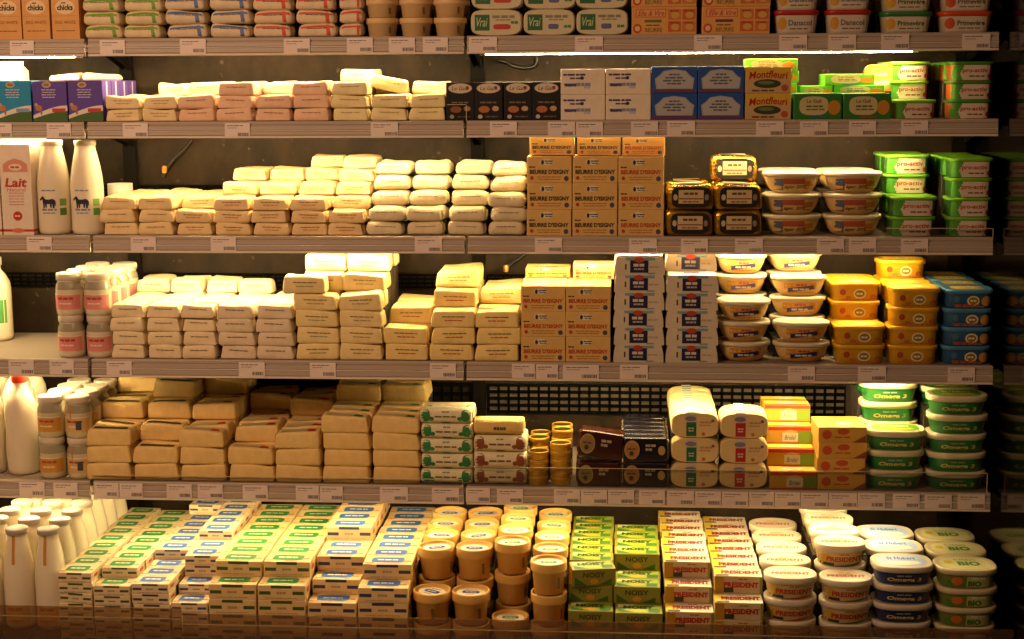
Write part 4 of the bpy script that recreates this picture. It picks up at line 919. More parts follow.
# ---- dark flow-wrapped blocks with a round emblem
def k_dark(wd, h, d, rnd, c='#3a1a12', disc='#a8905a'):
    b = MB(); V, Fc, ff, tt = rounded(wd, h, d, 0.006, rnd, 0.0008, 0.04, 0.03)
    b.add(V, Fc, mat(c, 0.22, var=0.1, coat=0.5), True)
    f = lambda u, v, e: (u, -d / 2 - e - 0.0012, v)
    b.ell(-wd * 0.30, h * 0.52, wd * 0.17, h * 0.38, f, ink(disc), 0.0006, 24); b.ell(-wd * 0.30, h * 0.52, wd * 0.145, h * 0.32, f, ink('#8f7a45' if c == '#3a1a12' else '#a87a42'), 0.001, 24); b.dashes(-wd * 0.30, h * 0.56, wd * 0.2, h * 0.06, f, ink('#4a3a22'), 0.0014, n=2); b.ell(-wd * 0.31, h * 0.38, wd * 0.05, h * 0.10, f, ink('#33321c'), 0.0014, 10)
    b.dashes(wd * 0.12, h * 0.70, wd * 0.24, h * 0.10, f, ink('#b0a08a'), n=2); b.dashes(wd * 0.08, h * 0.54, wd * 0.16, h * 0.10, f, ink('#b0a08a'), n=2, seed=3)
    if c != '#3a1a12': b.ell(wd * 0.36, h * 0.50, wd * 0.08, h * 0.19, f, ink('#b89a5a'), 0.0008, 16)
    e = MB()
    for sx in (-1, 1):                                            # crimped wrapper ends
        N = 8
        for i in range(N):
            z0, z1 = h * (0.12 + 0.74 * i / N), h * (0.12 + 0.74 * (i + 1) / N); x = sx * wd * 0.485; o_ = sx * (0.004 + 0.002 * (i % 2))
            e.add([(x, -d * 0.3, z0), (x, d * 0.3, z0), (x, d * 0.3, z1), (x, -d * 0.3, z1), (x + o_, -d * 0.3, z0), (x + o_, d * 0.3, z0), (x + o_, d * 0.3, z1), (x + o_, -d * 0.3, z1)], [(0, 1, 5, 4), (3, 7, 6, 2), (4, 5, 6, 7), (0, 4, 7, 3), (1, 2, 6, 5)], mat('#b9a88e' if c != '#3a1a12' else '#8a4a34', 0.25, metal=0.6, var=0.1))
    return [('wrapper', b.mesh('wrapper'), None, []), ('crimped_end', e.mesh('crimped_end'), 'silvery crimped wrapper ends' if c != '#3a1a12' else None, [])]

# ================================================================= stocking the shelves
BUTTER = 'butter'
# ---- top shelf
put(k_egg, 'egg_white_carton', 'orange egg white carton', 'carton', 1, -6, 81, 3, 66, 0.085, [1, 1], jit=0.001, gap=0.94)
P = dict(name='butter_pack', cat=BUTTER)
put(k_pack, 'butter_pack', 'green-striped butter pack', BUTTER, 1, 83, 164, 2, 13.2, 0.075, [4, 4], opt=dict(c='#e6d3a8', stripe='#6fa62c', line=('#8a7a5a',), r=0.014), nvar=2, rot=2)
put(k_pack, 'butter_pack', 'blue-striped butter pack', BUTTER, 1, 165, 252, 2, 13.6, 0.075, [4, 4], opt=dict(c='#e2cfac', stripe='#5672a8', line=('#6a5f58',), r=0.014), nvar=2, rot=2)
put(k_pack, 'butter_pack', 'red-striped butter pack', BUTTER, 1, 253, 337, 2, 13.2, 0.075, [4, 4], opt=dict(c='#e6cfac', stripe='#d8502c', line=('#6a5040',), r=0.014), nvar=2, rot=2)
put(k_pack, 'butter_pack', 'short red-striped butter pack', BUTTER, 1, 337, 363, 1, 13.4, 0.075, [4], opt=dict(c='#e6cfac', stripe='#d8502c', dash=False, r=0.014), nvar=2, rot=5)
put(k_cup, 'butter_pot', 'tan butter pot', 'pot', 1, 363, 466, 3, 18.6, 0.105, [2, 2], jit=0.001, opt=dict(c='#e2c088'))
put(k_oblong, 'spread_pack', 'cream red-pill spread pack', 'spread', 1, 471, 523, 1, 26, 0.10, [2, 2], opt=dict(style='red', n=4.0), jit=0.002)
put(k_oblong, 'spread_pack', 'cream blue-pill spread pack', 'spread', 1, 523, 628, 2, 26, 0.10, [2, 2], opt=dict(style='blue', n=4.0), jit=0.002)
put(k_box, 'butter_multipack', 'orange multipack with green bar', 'carton', 1, 631, 697, 1, 27.5, 0.12, [2, 2], opt=dict(c='#dfa65a', prints=p_ellevire('#5f7a2c')), jit=0.001)
put(k_box, 'butter_multipack', 'orange multipack with purple bar', 'carton', 1, 701, 770, 1, 27.5, 0.12, [2, 2], opt=dict(c='#dfa65a', prints=p_ellevire('#6a3a58')), jit=0.001)
put(k_tub, 'margarine_tub', 'white tub with red lid', 'tub', 1, 771, 875, 2, 23.5, 0.11, [2, 2], gap=0.90, opt=dict(c='#d8ccb6', lidc='#b3241f', n=4, lid_h=0.2, prints=t_text('Danacol', '#6a6a72', '#d0962c')), jit=0.001)
put(k_tub, 'margarine_tub', 'white tub with green lid', 'tub', 1, 879, 933, 1, 21.5, 0.11, [2, 2], opt=dict(c='#cdbf9c', lidc='#2f7a3a', n=4, lid_h=0.22, prints=t_text('Primevère', '#2f5a30', '#d0a02c')))
put(k_tub, 'margarine_tub', 'white tub with orange lid', 'tub', 1, 938, 994, 1, 21.5, 0.11, [2, 2], opt=dict(c='#d6c6a6', lidc='#d0481f', n=4, lid_h=0.22, prints=t_text('Primevère', '#3a5a34', '#c8542c')))
# ---- second shelf
put(k_box, 'milk_brick', 'teal milk brick', 'carton', 2, -3, 32, 1, 40, 0.085, [1], opt=dict(c='#1f8fc0', prints=p_milkbrick('teal')), jit=0.001)
put(k_lait, 'milk_carton', 'white and blue milk carton', 'carton', 2, -14, 20, 1, 58, 0.09, [1], off=0.13, opt=dict(c='#e6e6e0', plain=True))
put(k_box, 'milk_brick', 'purple milk brick', 'carton', 2, 33, 104, 2, 40, 0.085, [1, 1, 1, 1], opt=dict(c='#5a42a0', prints=p_milkbrick('purple')), jit=0.0012, rot=0.4, gap=0.97)
for i, (xa, xb) in enumerate(((58, 90), (92, 128))):
    one(k_pack, 'butter_pack', 'cream butter pack', BUTTER, 2, xa - 8, xb - 8, 6, 0.06, 0.19, 40.4, f'flat cream butter pack lying on {"the last" if i else "the inner"} purple milk bricks, second shelf', opt=dict(c='#f0dcb8', dash=False))
cream = dict(c='#f0d8a4', line=('#b98a4a', '#b98a4a'))
pink = dict(c='#efc6a2', line=('#b0603a',))
ivory = dict(c='#f3e1a6', line=('#b99a4a',))
put(k_pack, 'butter_pack', 'cream butter pack', BUTTER, 2, 105, 178, 2, 12.3, 0.062, [[2, 2, 2, 2, 2], [2, 2, 2, 3, 3]], opt=cream, nvar=5, rot=2)
put(k_pack, 'butter_pack', 'pinkish butter pack', BUTTER, 2, 178, 331, 4, 12.6, 0.062, [[2, 2, 3, 3, 3], [3, 3, 3, 3, 3], [2, 2, 3, 3, 3], [3, 3, 3, 3, 3]], opt=pink, nvar=5, rot=3)
put(k_pack, 'butter_pack', 'ivory butter pack', BUTTER, 2, 332, 446, 3, 12.8, 0.062, [[3, 3, 4, 4, 4], [2, 2, 2, 2, 2], [2, 2, 3, 3, 2]], opt=ivory, nvar=5, rot=2)
one(k_pack, 'butter_pack', 'ivory butter pack', BUTTER, 2, 368, 407, 13, 0.064, 0.10, 26.2, 'ivory butter pack tilted on top of its neighbours, second shelf', ry=13, rz=4, opt=ivory, dz=0.010)
one(k_pack, 'butter_pack', 'ivory butter pack', BUTTER, 2, 372, 408, 13, 0.064, 0.18, 26.2, 'flat ivory butter pack lying behind the tilted one, second shelf', rz=-4, opt=ivory)
put(k_box, 'butter_carton', 'black carton with white oval', 'carton', 2, 446, 561, 4, 38, 0.085, [1, 1], opt=dict(c='#0e0b0a', prints=p_legall('black')), jit=0.001, rot=0.5)
put(k_box, 'butter_carton', 'white carton with blue print', 'carton', 2, 560.5, 651, 2, 25.4, 0.075, [2, 2], opt=dict(c='#e8d9c2', prints=p_whitebox), jit=0.0008, rot=0.4)
put(k_box, 'butter_carton', 'blue carton with pale arch', 'carton', 2, 651, 744, 2, 26.6, 0.075, [2, 2], opt=dict(c='#1f4f9c', prints=p_bluebox), jit=0.0008, rot=0.4)
put(k_box, 'butter_carton', 'yellow carton with red lettering', 'carton', 2, 744.5, 791, 1, 26.4, 0.075, [2], opt=dict(c='#c9a877', prints=p_mont), jit=0.0008, rot=0.4)
put(k_box, 'butter_carton', 'green carton with blue strip', 'carton', 2, 793, 842, 1, 26.2, 0.085, [1], opt=dict(c='#2c7a2a', prints=p_legall('blue')), jit=0.0008, rot=0.5)
put(k_box, 'butter_carton', 'green carton with red strip', 'carton', 2, 843, 891, 1, 26.2, 0.085, [1], opt=dict(c='#2c7a2a', prints=p_legall('red')), jit=0.0008, rot=0.5)
thin = dict(c='#5fae2c', prints=p_legall('blue'))
put(k_box, 'butter_carton', 'bright green flat carton', 'carton', 2, 744, 797, 1, 12, 0.09, [5], off=0.095, opt=thin)
put(k_box, 'butter_carton', 'bright green flat carton', 'carton', 2, 799, 832, 1, 11, 0.09, [3], off=0.105, opt=thin)
put(k_box, 'butter_carton', 'bright green flat carton', 'carton', 2, 833, 884, 1, 11.2, 0.09, [4], off=0.105, opt=thin, skew={(0, 0, 3): (-0.035, 0, 4)})
pa_o = dict(c='#d8642a', lidc='#7fb82c', n=4.5, foot=0.90, lid_h=0.16, prints=t_proactiv('o'))
put(k_tub, 'spread_tub', 'orange and white spread tub', 'tub', 2, 893, 938, 1, 19.4, 0.115, [1, 3, 3], opt=pa_o, jit=0.001)
one(k_tub, 'spread_tub', 'orange and white spread tub', 'tub', 2, 862, 894, 17, 0.085, 0.15, 26.5, 'orange spread tub standing on its side above the green cartons, second shelf', opt=dict(pa_o, lidc='#e0742c', lidprint=l_hubert('#9fc03a', '#e8e0c0', 'pro-activ')), rx=90, dz=0.0425)
put(k_tub, 'spread_tub', 'dark-sided white spread tub', 'tub', 2, 948, 994, 1, 19.3, 0.115, [3, 3, 3], opt=dict(pa_o, lidc='#3f8a2c'), jit=0.001)
# ---- third shelf
put(k_lait, 'milk_carton', 'red and white milk carton', 'carton', 3, -29, 35, 2, 93, 0.098, [1, 1], jit=0.001, gap=0.95)
put(k_bottle, 'milk_bottle', 'milk bottle with horse print', 'bottle', 3, 34, 100, 2, 92, 0.104, [1], jit=0.001, gap=0.98)
put(k_cup, 'cream_pot', 'white lidded pot', 'pot', 3, 106, 131, 1, 42, 0.092, [1], off=0.30, opt=dict(c='#e9e2d2', pill='#d8d0c0'))
put(k_pack, 'butter_pack', 'cream butter pack', BUTTER, 3, 101, 175, 2, 12.5, 0.064, [3, 3, 3, 3, 3, 3], opt=dict(c='#f0d49a', line=('#a8824a',)), nvar=5, rot=2)
put(k_pack, 'butter_pack', 'cream red-line butter pack', BUTTER, 3, 175, 366, 5, 12.3, 0.064, [[2, 3, 3, 3, 3, 3], [3, 3, 4, 4, 5, 5], [3, 3, 4, 4, 5, 5], [3, 3, 4, 4, 5, 6], [2, 3, 4, 5, 6, 6]], opt=dict(c='#efd095', line=('#7d5a30', '#c46a34')), nvar=5, rot=3)
put(k_pack, 'butter_pack', 'white butter pack', BUTTER, 3, 366, 487, 3, 14.1, 0.066, [2, 3, 4, 5, 5], opt=dict(c='#e6d6ac', line=('#9a8a62',), r=0.016, taper=0.14), nvar=6, rot=4, jit=0.006)
put(k_pack, 'butter_pack', 'white butter pack', BUTTER, 3, 488, 527, 1, 14.1, 0.066, [3, 4, 5, 5], opt=dict(c='#e6d6ac', line=('#9a8a62',), r=0.016, taper=0.14), nvar=6, rot=4, jit=0.004)
put(k_box, 'butter_carton', 'yellow carton, dark lettering', 'carton', 3, 527, 617.5, 2, 26.6, 0.07, [3, 3], opt=dict(c='#deb66c', prints=p_isigny('dark')), jit=0.0015, rot=0.6)
put(k_box, 'butter_carton', 'yellow carton, orange lettering', 'carton', 3, 618, 664, 1, 26.6, 0.07, [3, 3], opt=dict(c='#deb66c', prints=p_isigny('orange')), jit=0.0015, rot=0.6)
for i, (xa, xb, w_) in enumerate(((530, 574, 'dark'), (577, 620, 'dark'), (622, 664, 'orange'))):
    one(k_box, 'butter_carton', 'yellow butter carton', 'carton', 3, xa, xb, 19, 0.09, 0.035, 80.2, f'low yellow carton lying on top of the {["first", "second", "third"][i]} yellow stack, third shelf', opt=dict(c='#deb66c', prints=p_isigny(w_)))
put(k_gold, 'foil_butter', 'black and gold foil butter', BUTTER, 3, 666, 763, 2, 26.3, 0.085, [2, 2, 2], nvar=2, jit=0.001, rot=1, gap=0.99)
one(k_gold, 'foil_butter', 'black and gold foil butter', BUTTER, 3, 710, 756, 26, 0.085, 0.11, 53.0, 'black and gold foil butter alone on top of the second gold stack, third shelf', rz=2)
put(k_bowl, 'spread_bowl', 'lidded cream bowl', 'bowl', 3, 763, 885, 2, 21.6, 0.15, [3, 3], jit=0.002, opt=dict(style='leger'))
pg = dict(c='#2f6a2c', lidc='#78b82c', n=4.5, foot=0.90, lid_h=0.16, prints=t_proactiv('g'))
put(k_tub, 'spread_tub', 'green and white spread tub', 'tub', 3, 889, 938, 1, 20.3, 0.125, [2, 4, 4], opt=pg, jit=0.001)
put(k_tub, 'spread_tub', 'green and white spread tub', 'tub', 3, 947, 993, 1, 20.0, 0.125, [4, 4, 4], opt=pg, jit=0.001)
# ---- fourth shelf
put(k_bottle, 'milk_bottle', 'milk bottle with green label', 'bottle', 4, -26, 11, 1, 82, 0.11, [1], off=0.29, opt=dict(style='plastic', band=True))
put(k_jar, 'yogurt_jar', 'jar with pink label', 'jar', 4, 54, 111, 2, 41.5, 0.088, [2, 2, 2, 2], jit=0.001, gap=0.99)
put(k_pack, 'butter_pack', 'cream butter pack', BUTTER, 4, 111, 218, 3, 13.5, 0.066, [4, 4, 4, 4, 5, 5], opt=dict(c='#efdaae', line=('#7d6242',)), nvar=6, rot=2.5)
put(k_pack, 'butter_pack', 'greyish butter pack', BUTTER, 4, 218, 295, 2, 13.5, 0.066, [[4, 4, 4, 4, 5, 4], [4, 4, 4, 4, 4, 4]], opt=dict(c='#e6d2b0', line=('#5f4a3c',)), nvar=6, rot=2.5)
bigA = dict(c='#f0d896', line=('#8a7448', '#a9a070'), r=0.007, taper=0.07, amp=0.0016)
bigB = dict(c='#f2d688', line=('#7d6236', '#c0522c'), r=0.007, taper=0.07, amp=0.0016)
put(k_pack, 'butter_block', 'tall cream butter block', BUTTER, 4, 296, 384, 2, 16.5, 0.075, [[4, 5, 6, 6, 6], [4, 5, 6, 6, 6]], opt=bigA, nvar=5, rot=2)
one(k_pack, 'butter_block', 'tall cream butter block', BUTTER, 4, 284, 327, 17, 0.075, 0.012, 66.3, 'cream butter block jutting sideways from the top of its stack, fourth shelf', rz=3, opt=bigA)
put(k_pack, 'butter_block', 'red-line butter block', BUTTER, 4, 385, 520, 3, 16.8, 0.075, [[2, 3, 3, 3, 3], [3, 4, 5, 5, 5], [3, 3, 4, 4, 4]], opt=bigB, nvar=5, rot=2)
put(k_box, 'butter_carton', 'yellow carton, orange lettering', 'carton', 4, 521, 611, 2, 25.6, 0.07, [3, 3, 3, 3, 3], opt=dict(c='#deb66c', prints=p_isigny('orange')), jit=0.0012, rot=0.5)
one(k_box, 'butter_carton', 'yellow butter carton', 'carton', 4, 573, 614, 15, 0.10, 0.17, 77.2, 'low yellow carton on the second orange-lettered stack, fourth shelf', opt=dict(c='#deb66c', prints=p_isigny('orange')))
one(k_box, 'butter_carton', 'yellow butter carton', 'carton', 4, 526, 570, 10, 0.10, 0.20, 77.2, 'low yellow carton on the first orange-lettered stack, fourth shelf', opt=dict(c='#d0a050', prints=p_isigny('dark')))
put(k_trapez, 'butter_carton', 'grey carton with navy badge', 'carton', 4, 613, 664, 1, 17.8, 0.10, [6, 6, 6], jit=0.0015, rot=0.8)
put(k_trapez, 'butter_carton', 'grey carton with navy badge', 'carton', 4, 665, 718, 1, 17.8, 0.10, [5, 6, 6], jit=0.0015, rot=0.8)
put(k_bowl, 'spread_bowl', 'lidded bowl with navy ribbon', 'bowl', 4, 717, 772, 1, 21.0, 0.14, [3, 5, 5], jit=0.002, opt=dict(style='ribbon'))
put(k_bowl, 'spread_bowl', 'lidded bowl with navy ribbon', 'bowl', 4, 773, 832, 1, 21.0, 0.11, [2, 4, 5, 5], jit=0.002, opt=dict(style='ribbon'))
ys = dict(c='#d8a41c', lidc='#e0ac1a', n=4.5, foot=0.90, lid_h=0.22, prints=t_sun('red'), lidprint=l_sun)
put(k_tub, 'margarine_tub', 'yellow tub', 'tub', 4, 834, 887, 1, 19.6, 0.115, [2, 4, 4], opt=ys, jit=0.001, plural='yellow tubs')
put(k_tub, 'margarine_tub', 'yellow tub', 'tub', 4, 888, 940, 1, 19.6, 0.115, [4, 4, 5], opt=ys, jit=0.001, plural='yellow tubs')
put(k_tub, 'margarine_tub', 'blue tub with orange slice', 'tub', 4, 942, 993, 1, 19.4, 0.115, [4, 4, 4, 4], opt=dict(c='#2f5f8c', lidc='#4a86ac', n=4.5, foot=0.90, lid_h=0.22, prints=t_sun('blue'), lidprint=l_sun), jit=0.001)
# ---- fifth shelf
put(k_bottle, 'milk_bottle', 'red-capped milk bottle', 'bottle', 5, -31, 36, 2, 101, 0.105, [1], off=0.05, jit=0.001, opt=dict(style='plastic', cap='#c23420'), gap=0.90)
put(k_bottle, 'milk_bottle', 'white-capped milk bottle', 'bottle', 5, -33, 34, 2, 101, 0.105, [1, 1], off=0.18, jit=0.001, opt=dict(style='plastic', cap='#e6dcc4'), gap=0.96)
put(k_jar, 'cream_jar', 'jar with yellow label', 'jar', 5, 36, 63, 1, 40.8, 0.086, [2, 2, 2, 2], jit=0.001, opt=dict(label='#d0963a', yog='#d8cba0'))
put(k_jar, 'cream_jar', 'jar with yellow label', 'jar', 5, 63.5, 91, 1, 40.8, 0.086, [2, 2, 2, 2], jit=0.001, opt=dict(label='#d8b070', yog='#d8cba0', code=True))
big = dict(r=0.009, taper=0.09, amp=0.0016, dash=False)
for x0, x1, n, rows, cn, dsc in ((86, 180, 2, [[3, 3, 4, 4, 5, 5], [2, 3, 4, 5, 5, 5]], 'dark', 'yellow butter block, black corner'), (179.5, 322, 3, [[3, 3, 4, 4, 5, 5], [2, 3, 3, 3, 4, 4], [3, 3, 3, 4, 4, 4]], 'red', 'yellow butter block, red corner'), (322.5, 421, 2, [[4, 4, 4, 5, 5], [4, 4, 4, 5, 5]], 'green', 'yellow butter block, green corner')):
    put(k_pack, 'butter_block', dsc, BUTTER, 5, x0, x1, n, 17.0, 0.076, rows, opt=dict(big, c='#ecca80', corner=cn), nvar=6, rot=2, jit=0.0035)
put(k_roll, 'butter_roll', 'white and green butter roll', 'butter', 5, 421, 473, 1, 15.4, 0.066, [5, 5], opt=dict(c='#2f7d3f'), jit=0.0025, rot=1.5)
put(k_roll, 'butter_roll', 'white and brown butter roll', 'butter', 5, 474, 527, 1, 16.8, 0.066, [3, 3], opt=dict(c='#8a4a2c'), jit=0.0025, rot=1.5)
one(k_roll, 'butter_roll', 'plain yellow butter roll', 'butter', 5, 474, 524, 16.5, 0.066, 0.018, 51.0, 'plain yellow butter roll turned on top of the brown rolls, fifth shelf', opt=dict(plain=True))
put(k_tin, 'butter_tin', 'small gold tin', 'tin', 5, 527, 549, 1, 8.6, 0.068, [4, 5, 5], jit=0.002)
put(k_tin, 'butter_tin', 'small gold tin', 'tin', 5, 549.5, 572, 1, 8.6, 0.068, [5, 6, 6], jit=0.002)
put(k_dark, 'wrapped_block', 'brown block with round emblem', 'butter', 5, 577, 621, 1, 25, 0.075, [1, 1], jit=0.001)
one(k_dark, 'wrapped_block', 'brown block with round emblem', 'butter', 5, 577, 622, 27, 0.075, 0.02, 26.5, 'brown wrapped block with round emblem tilted over its twin, fifth shelf', ry=7, rz=-2, dz=0.006)
put(k_dark, 'wrapped_block', 'navy block with round emblem', 'butter', 5, 622.5, 668, 1, 25.5, 0.056, [2, 2, 2, 2, 2, 2], jit=0.001, opt=dict(c='#16151f', disc='#b8935a'))
put(k_oblong, 'butter_pack', 'cream pack with green strap', 'butter', 5, 670, 718.5, 1, 26.0, 0.07, [3, 3, 3, 3, 3, 3], opt=dict(strap='#1f6a45'), jit=0.0015)
put(k_oblong, 'butter_pack', 'cream pack with red strap', 'butter', 5, 719, 768, 1, 26.0, 0.07, [3, 3], opt=dict(strap='#b52c2c'), jit=0.0015)
put(k_box, 'butter_carton', 'yellow, red and green carton', 'carton', 5, 769, 817, 1, 18.3, 0.066, [1, 2, 3, 4, 4], opt=dict(c='#c99a34', prints=p_bridel), jit=0.002, rot=1)
put(k_box, 'butter_carton', 'pale yellow carton', 'carton', 5, 817, 866, 1, 16.4, 0.15, [4], opt=dict(c='#d8a848', prints=p_yellow), jit=0.004, rot=2.5)
gr = dict(c='#1f7f3a', lidc='#dcd2a8', n=2.9, foot=0.84, lid_h=0.30, prints=t_omega('#d2c25a'), lidprint=l_hubert('#5f9a1c', '#b8ae2c'))
put(k_tub, 'spread_tub', 'green tub, cream lid', 'tub', 5, 866, 927, 1, 20.6, 0.125, [3, 5, 5, 5], opt=gr, jit=0.002, plural='green tubs with cream lids')
put(k_tub, 'spread_tub', 'green tub, cream lid', 'tub', 5, 927, 989, 1, 19.8, 0.125, [5, 5, 5, 5], opt=gr, jit=0.002, plural='green tubs with cream lids')
# ---- bottom deck
deckb = dict(style='deck', cap='#a89c8c', band=True)
put(k_bottle, 'milk_bottle', 'white-capped milk bottle', 'bottle', 6, -34, 62, 3, 100, 0.098, [1, 1, 1, 1, 1, 1, 1], jit=0.002, opt=deckb, gap=0.94, top_y=532)
gb = dict(c='#e8d5a8', prints=p_brand('#1f8438', '#4c5c2a')); bb_ = dict(c='#e8d5a8', prints=p_brand('#2a62b0', '#42465e'))
kw = dict(jit=0.002, rot=1.0, gap=0.97)
put(k_box, 'butter_carton', 'small green-labelled carton', 'carton', 6, 58, 93, 1, 10.4, 0.078, [5] * 9, top_y=573, opt=gb, skew={(0, 0, 4): (0.004, 0, -6)}, **kw)
put(k_box, 'butter_carton', 'small green-labelled carton', 'carton', 6, 93.5, 131, 1, 10.4, 0.078, [4] + [5] * 8, top_y=586, opt=gb, **kw)
put(k_box, 'butter_carton', 'small blue-labelled carton', 'carton', 6, 132, 170, 1, 10.6, 0.078, [4, 4, 4, 5, 5, 5, 5, 5, 6], top_y=584, opt=bb_, **kw)
put(k_box, 'butter_carton', 'small blue-labelled carton', 'carton', 6, 170.5, 208, 1, 10.6, 0.078, [2, 3, 5, 5, 6, 6, 6, 6, 6], top_y=603, opt=bb_, **kw)
gb2 = dict(c='#e6c98c', prints=p_brand('#1f8438', '#3f5c22')); bb2 = dict(c='#e6c98c', prints=p_brand('#2260b4', '#3a3e58'))
put(k_box, 'butter_carton', 'large green-labelled carton', 'carton', 6, 208.5, 306, 2, 15.6, 0.078, [3] + [4] * 8, top_y=585, opt=gb2, **kw)
put(k_box, 'butter_carton', 'large blue-labelled carton', 'carton', 6, 307, 357, 1, 15.6, 0.078, [2, 3, 4, 4, 5, 5, 5, 5, 5], top_y=603, opt=bb2, skew={(0, 2, 3): (0.004, 0, -5)}, **kw)
put(k_box, 'butter_carton', 'large blue-labelled carton', 'carton', 6, 357.5, 409, 1, 15.6, 0.078, [3] + [4] * 8, top_y=588, opt=bb2, **kw)
put(k_cup, 'butter_pot', 'blue-labelled cream pot', 'pot', 6, 410, 489, 2, 33, 0.125, [2, 3, 3, 3, 3], top_y=596, jit=0.001, rot=40, opt=dict(pill='#1f3f9a'))
put(k_cup, 'butter_pot', 'green-labelled cream pot', 'pot', 6, 489.5, 528, 1, 33, 0.125, [1, 3, 3, 3, 3], top_y=622, jit=0.001, rot=20, opt=dict(pill='#2f7a48'))
put(k_cup, 'butter_pot', 'green-labelled cream pot', 'pot', 6, 529, 567, 1, 33, 0.125, [3, 3, 3, 3, 3], top_y=566, jit=0.001, rot=20, opt=dict(pill='#2f7a48'))
put(k_box, 'butter_carton', 'green and yellow carton', 'carton', 6, 567, 613, 1, 18.0, 0.078, [2, 4, 4, 4, 4, 4, 4, 4], top_y=611, opt=dict(c='#8c8a2c', prints=p_noisy), skew={(0, 1, 3): (0.004, -0.01, 11)}, jit=0.003, rot=1.2, gap=0.98)
put(k_box, 'butter_carton', 'green and yellow carton', 'carton', 6, 614, 663, 1, 18.0, 0.078, [2, 3, 3, 4, 4, 4, 4], top_y=613, opt=dict(c='#8c8a2c', prints=p_noisy), jit=0.003, rot=1.2, gap=0.97)
pb_ = dict(c='#cbb88c', prints=p_pres)
put(k_box, 'butter_carton', 'red-lettered cream carton', 'carton', 6, 664.5, 714, 1, 17.5, 0.078, [2, 3, 4, 4, 4, 4, 4, 4, 4], top_y=612, opt=pb_, jit=0.003, rot=1.2, gap=0.97)
put(k_box, 'butter_carton', 'red-lettered cream carton', 'carton', 6, 714.5, 765, 1, 18.5, 0.078, [2, 3, 3, 3, 3, 3, 3, 3, 3], top_y=603, opt=pb_, jit=0.003, rot=1.2, gap=0.97)
put(k_tub, 'butter_tub', 'cream red-lettered tub', 'tub', 6, 765, 820, 1, 23.2, 0.125, [3, 3, 3, 3, 3], top_y=579, opt=dict(c='#dcc48a', lidc='#e2d6bc', n=2.25, foot=0.82, lid_h=0.30, prints=t_pres('#a8342a'), lidprint=l_pres), jit=0.002)
put(k_tub, 'butter_tub', 'cream red-lettered tub', 'tub', 6, 821, 876, 1, 23.2, 0.125, [3, 4, 4, 4, 4], top_y=582, opt=dict(c='#dcc48a', lidc='#e2d6bc', n=2.25, foot=0.82, lid_h=0.30, prints=t_pres('#2f6a3a'), lidprint=l_pres), jit=0.002)
put(k_tub, 'spread_tub', 'navy tub, white lid', 'tub', 6, 874, 937, 1, 20.0, 0.145, [4, 4, 4], top_y=568, opt=dict(c='#22336e', lidc='#d8ccb4', n=2.9, foot=0.84, lid_h=0.30, prints=t_omega('#d8c06a'), lidprint=l_hubert('#a3bde6', '#e3e3d2')), jit=0.002, plural='navy tubs with white lids')
put(k_tub, 'spread_tub', 'pale green tub, cream lid', 'tub', 6, 938, 1002, 1, 20.4, 0.145, [4, 4, 4], top_y=571, opt=dict(c='#7d8f3c', lidc='#d0c69c', n=2.9, foot=0.84, lid_h=0.28, prints=t_bio, lidprint=l_bio), jit=0.002, plural='pale green tubs with cream lids')

for s_, b in RISERS.items(): tagset(link('trim_riser', b.mesh('trim_riser')), kind='structure')

# ================================================================= price tags, cables
def k_tag(wd, h, d, rnd):
    b = MB(); b.bevbox(-wd / 2, wd / 2, -0.0008, 0.0008, 0, h, mat('#e8d8ce', 0.5, var=0.03), 0)
    f = lambda u, v, e: (u, -0.0008 - e, v)
    b.dashes(-wd * 0.08, h * 0.82, wd * 0.66, h * 0.05, f, ink('#6f6258'), n=4, seed=rnd.randint(0, 99)); b.dashes(-wd * 0.2, h * 0.66, wd * 0.4, h * 0.04, f, ink('#8a7b70'), n=3, seed=rnd.randint(0, 99))
    x = wd * 0.02; i = 0
    while x < wd * 0.44:
        q = wd * rnd.choice((0.012, 0.02, 0.03)); b.rect(x, x + q, h * 0.10, h * 0.34, f, ink('#4a423c'), 0.0004, 1, 1); x += q + wd * 0.016
    return b.mesh('price_tag')
TAGS = {1: [(10, 34), (100, 125), (180, 206), (284, 310), (347, 373), (389, 415), (423, 448), (469, 497), (575, 603), (694, 722), (779, 807), (828, 856), (881, 909), (962, 990)],
        2: [(-12, 12), (47, 71), (123, 148), (225, 250), (371, 398), (490, 517), (548, 575), (576, 603), (631, 658), (667, 695), (756, 784), (800, 828), (849, 876), (901, 928)],
        3: [(27, 52), (131, 156), (211, 236), (415, 442), (535, 562), (629, 657), (681, 708), (735, 763), (817, 844), (849, 876), (901, 928)],
        4: [(9, 34), (50, 74), (107, 132), (239, 265), (310, 336), (430, 456), (512, 535), (536, 558), (563, 599), (620, 648), (788, 815), (858, 886), (948, 975)],
        5: [(20, 45), (54, 78), (95, 119), (120, 143), (167, 192), (198, 223), (243, 268), (296, 319), (320, 343), (380, 408), (432, 459), (466, 490), (497, 523), (554, 580), (581, 607), (608, 634), (639, 665), (667, 694), (695, 721), (722, 748), (749, 774), (775, 800), (801, 828), (829, 857), (858, 885), (893, 920), (925, 952), (958, 985)]}
ORD = ['', 'first', 'second', 'third', 'fourth', 'fifth', 'sixth', 'seventh', 'eighth', 'ninth', 'tenth', 'eleventh', 'twelfth', 'thirteenth', 'fourteenth', 'fifteenth', 'sixteenth', 'seventeenth', 'eighteenth', 'nineteenth', 'twentieth', 'twenty-first', 'twenty-second', 'twenty-third', 'twenty-fourth', 'twenty-fifth', 'twenty-sixth', 'twenty-seventh', 'twenty-eighth']
tagm = {}
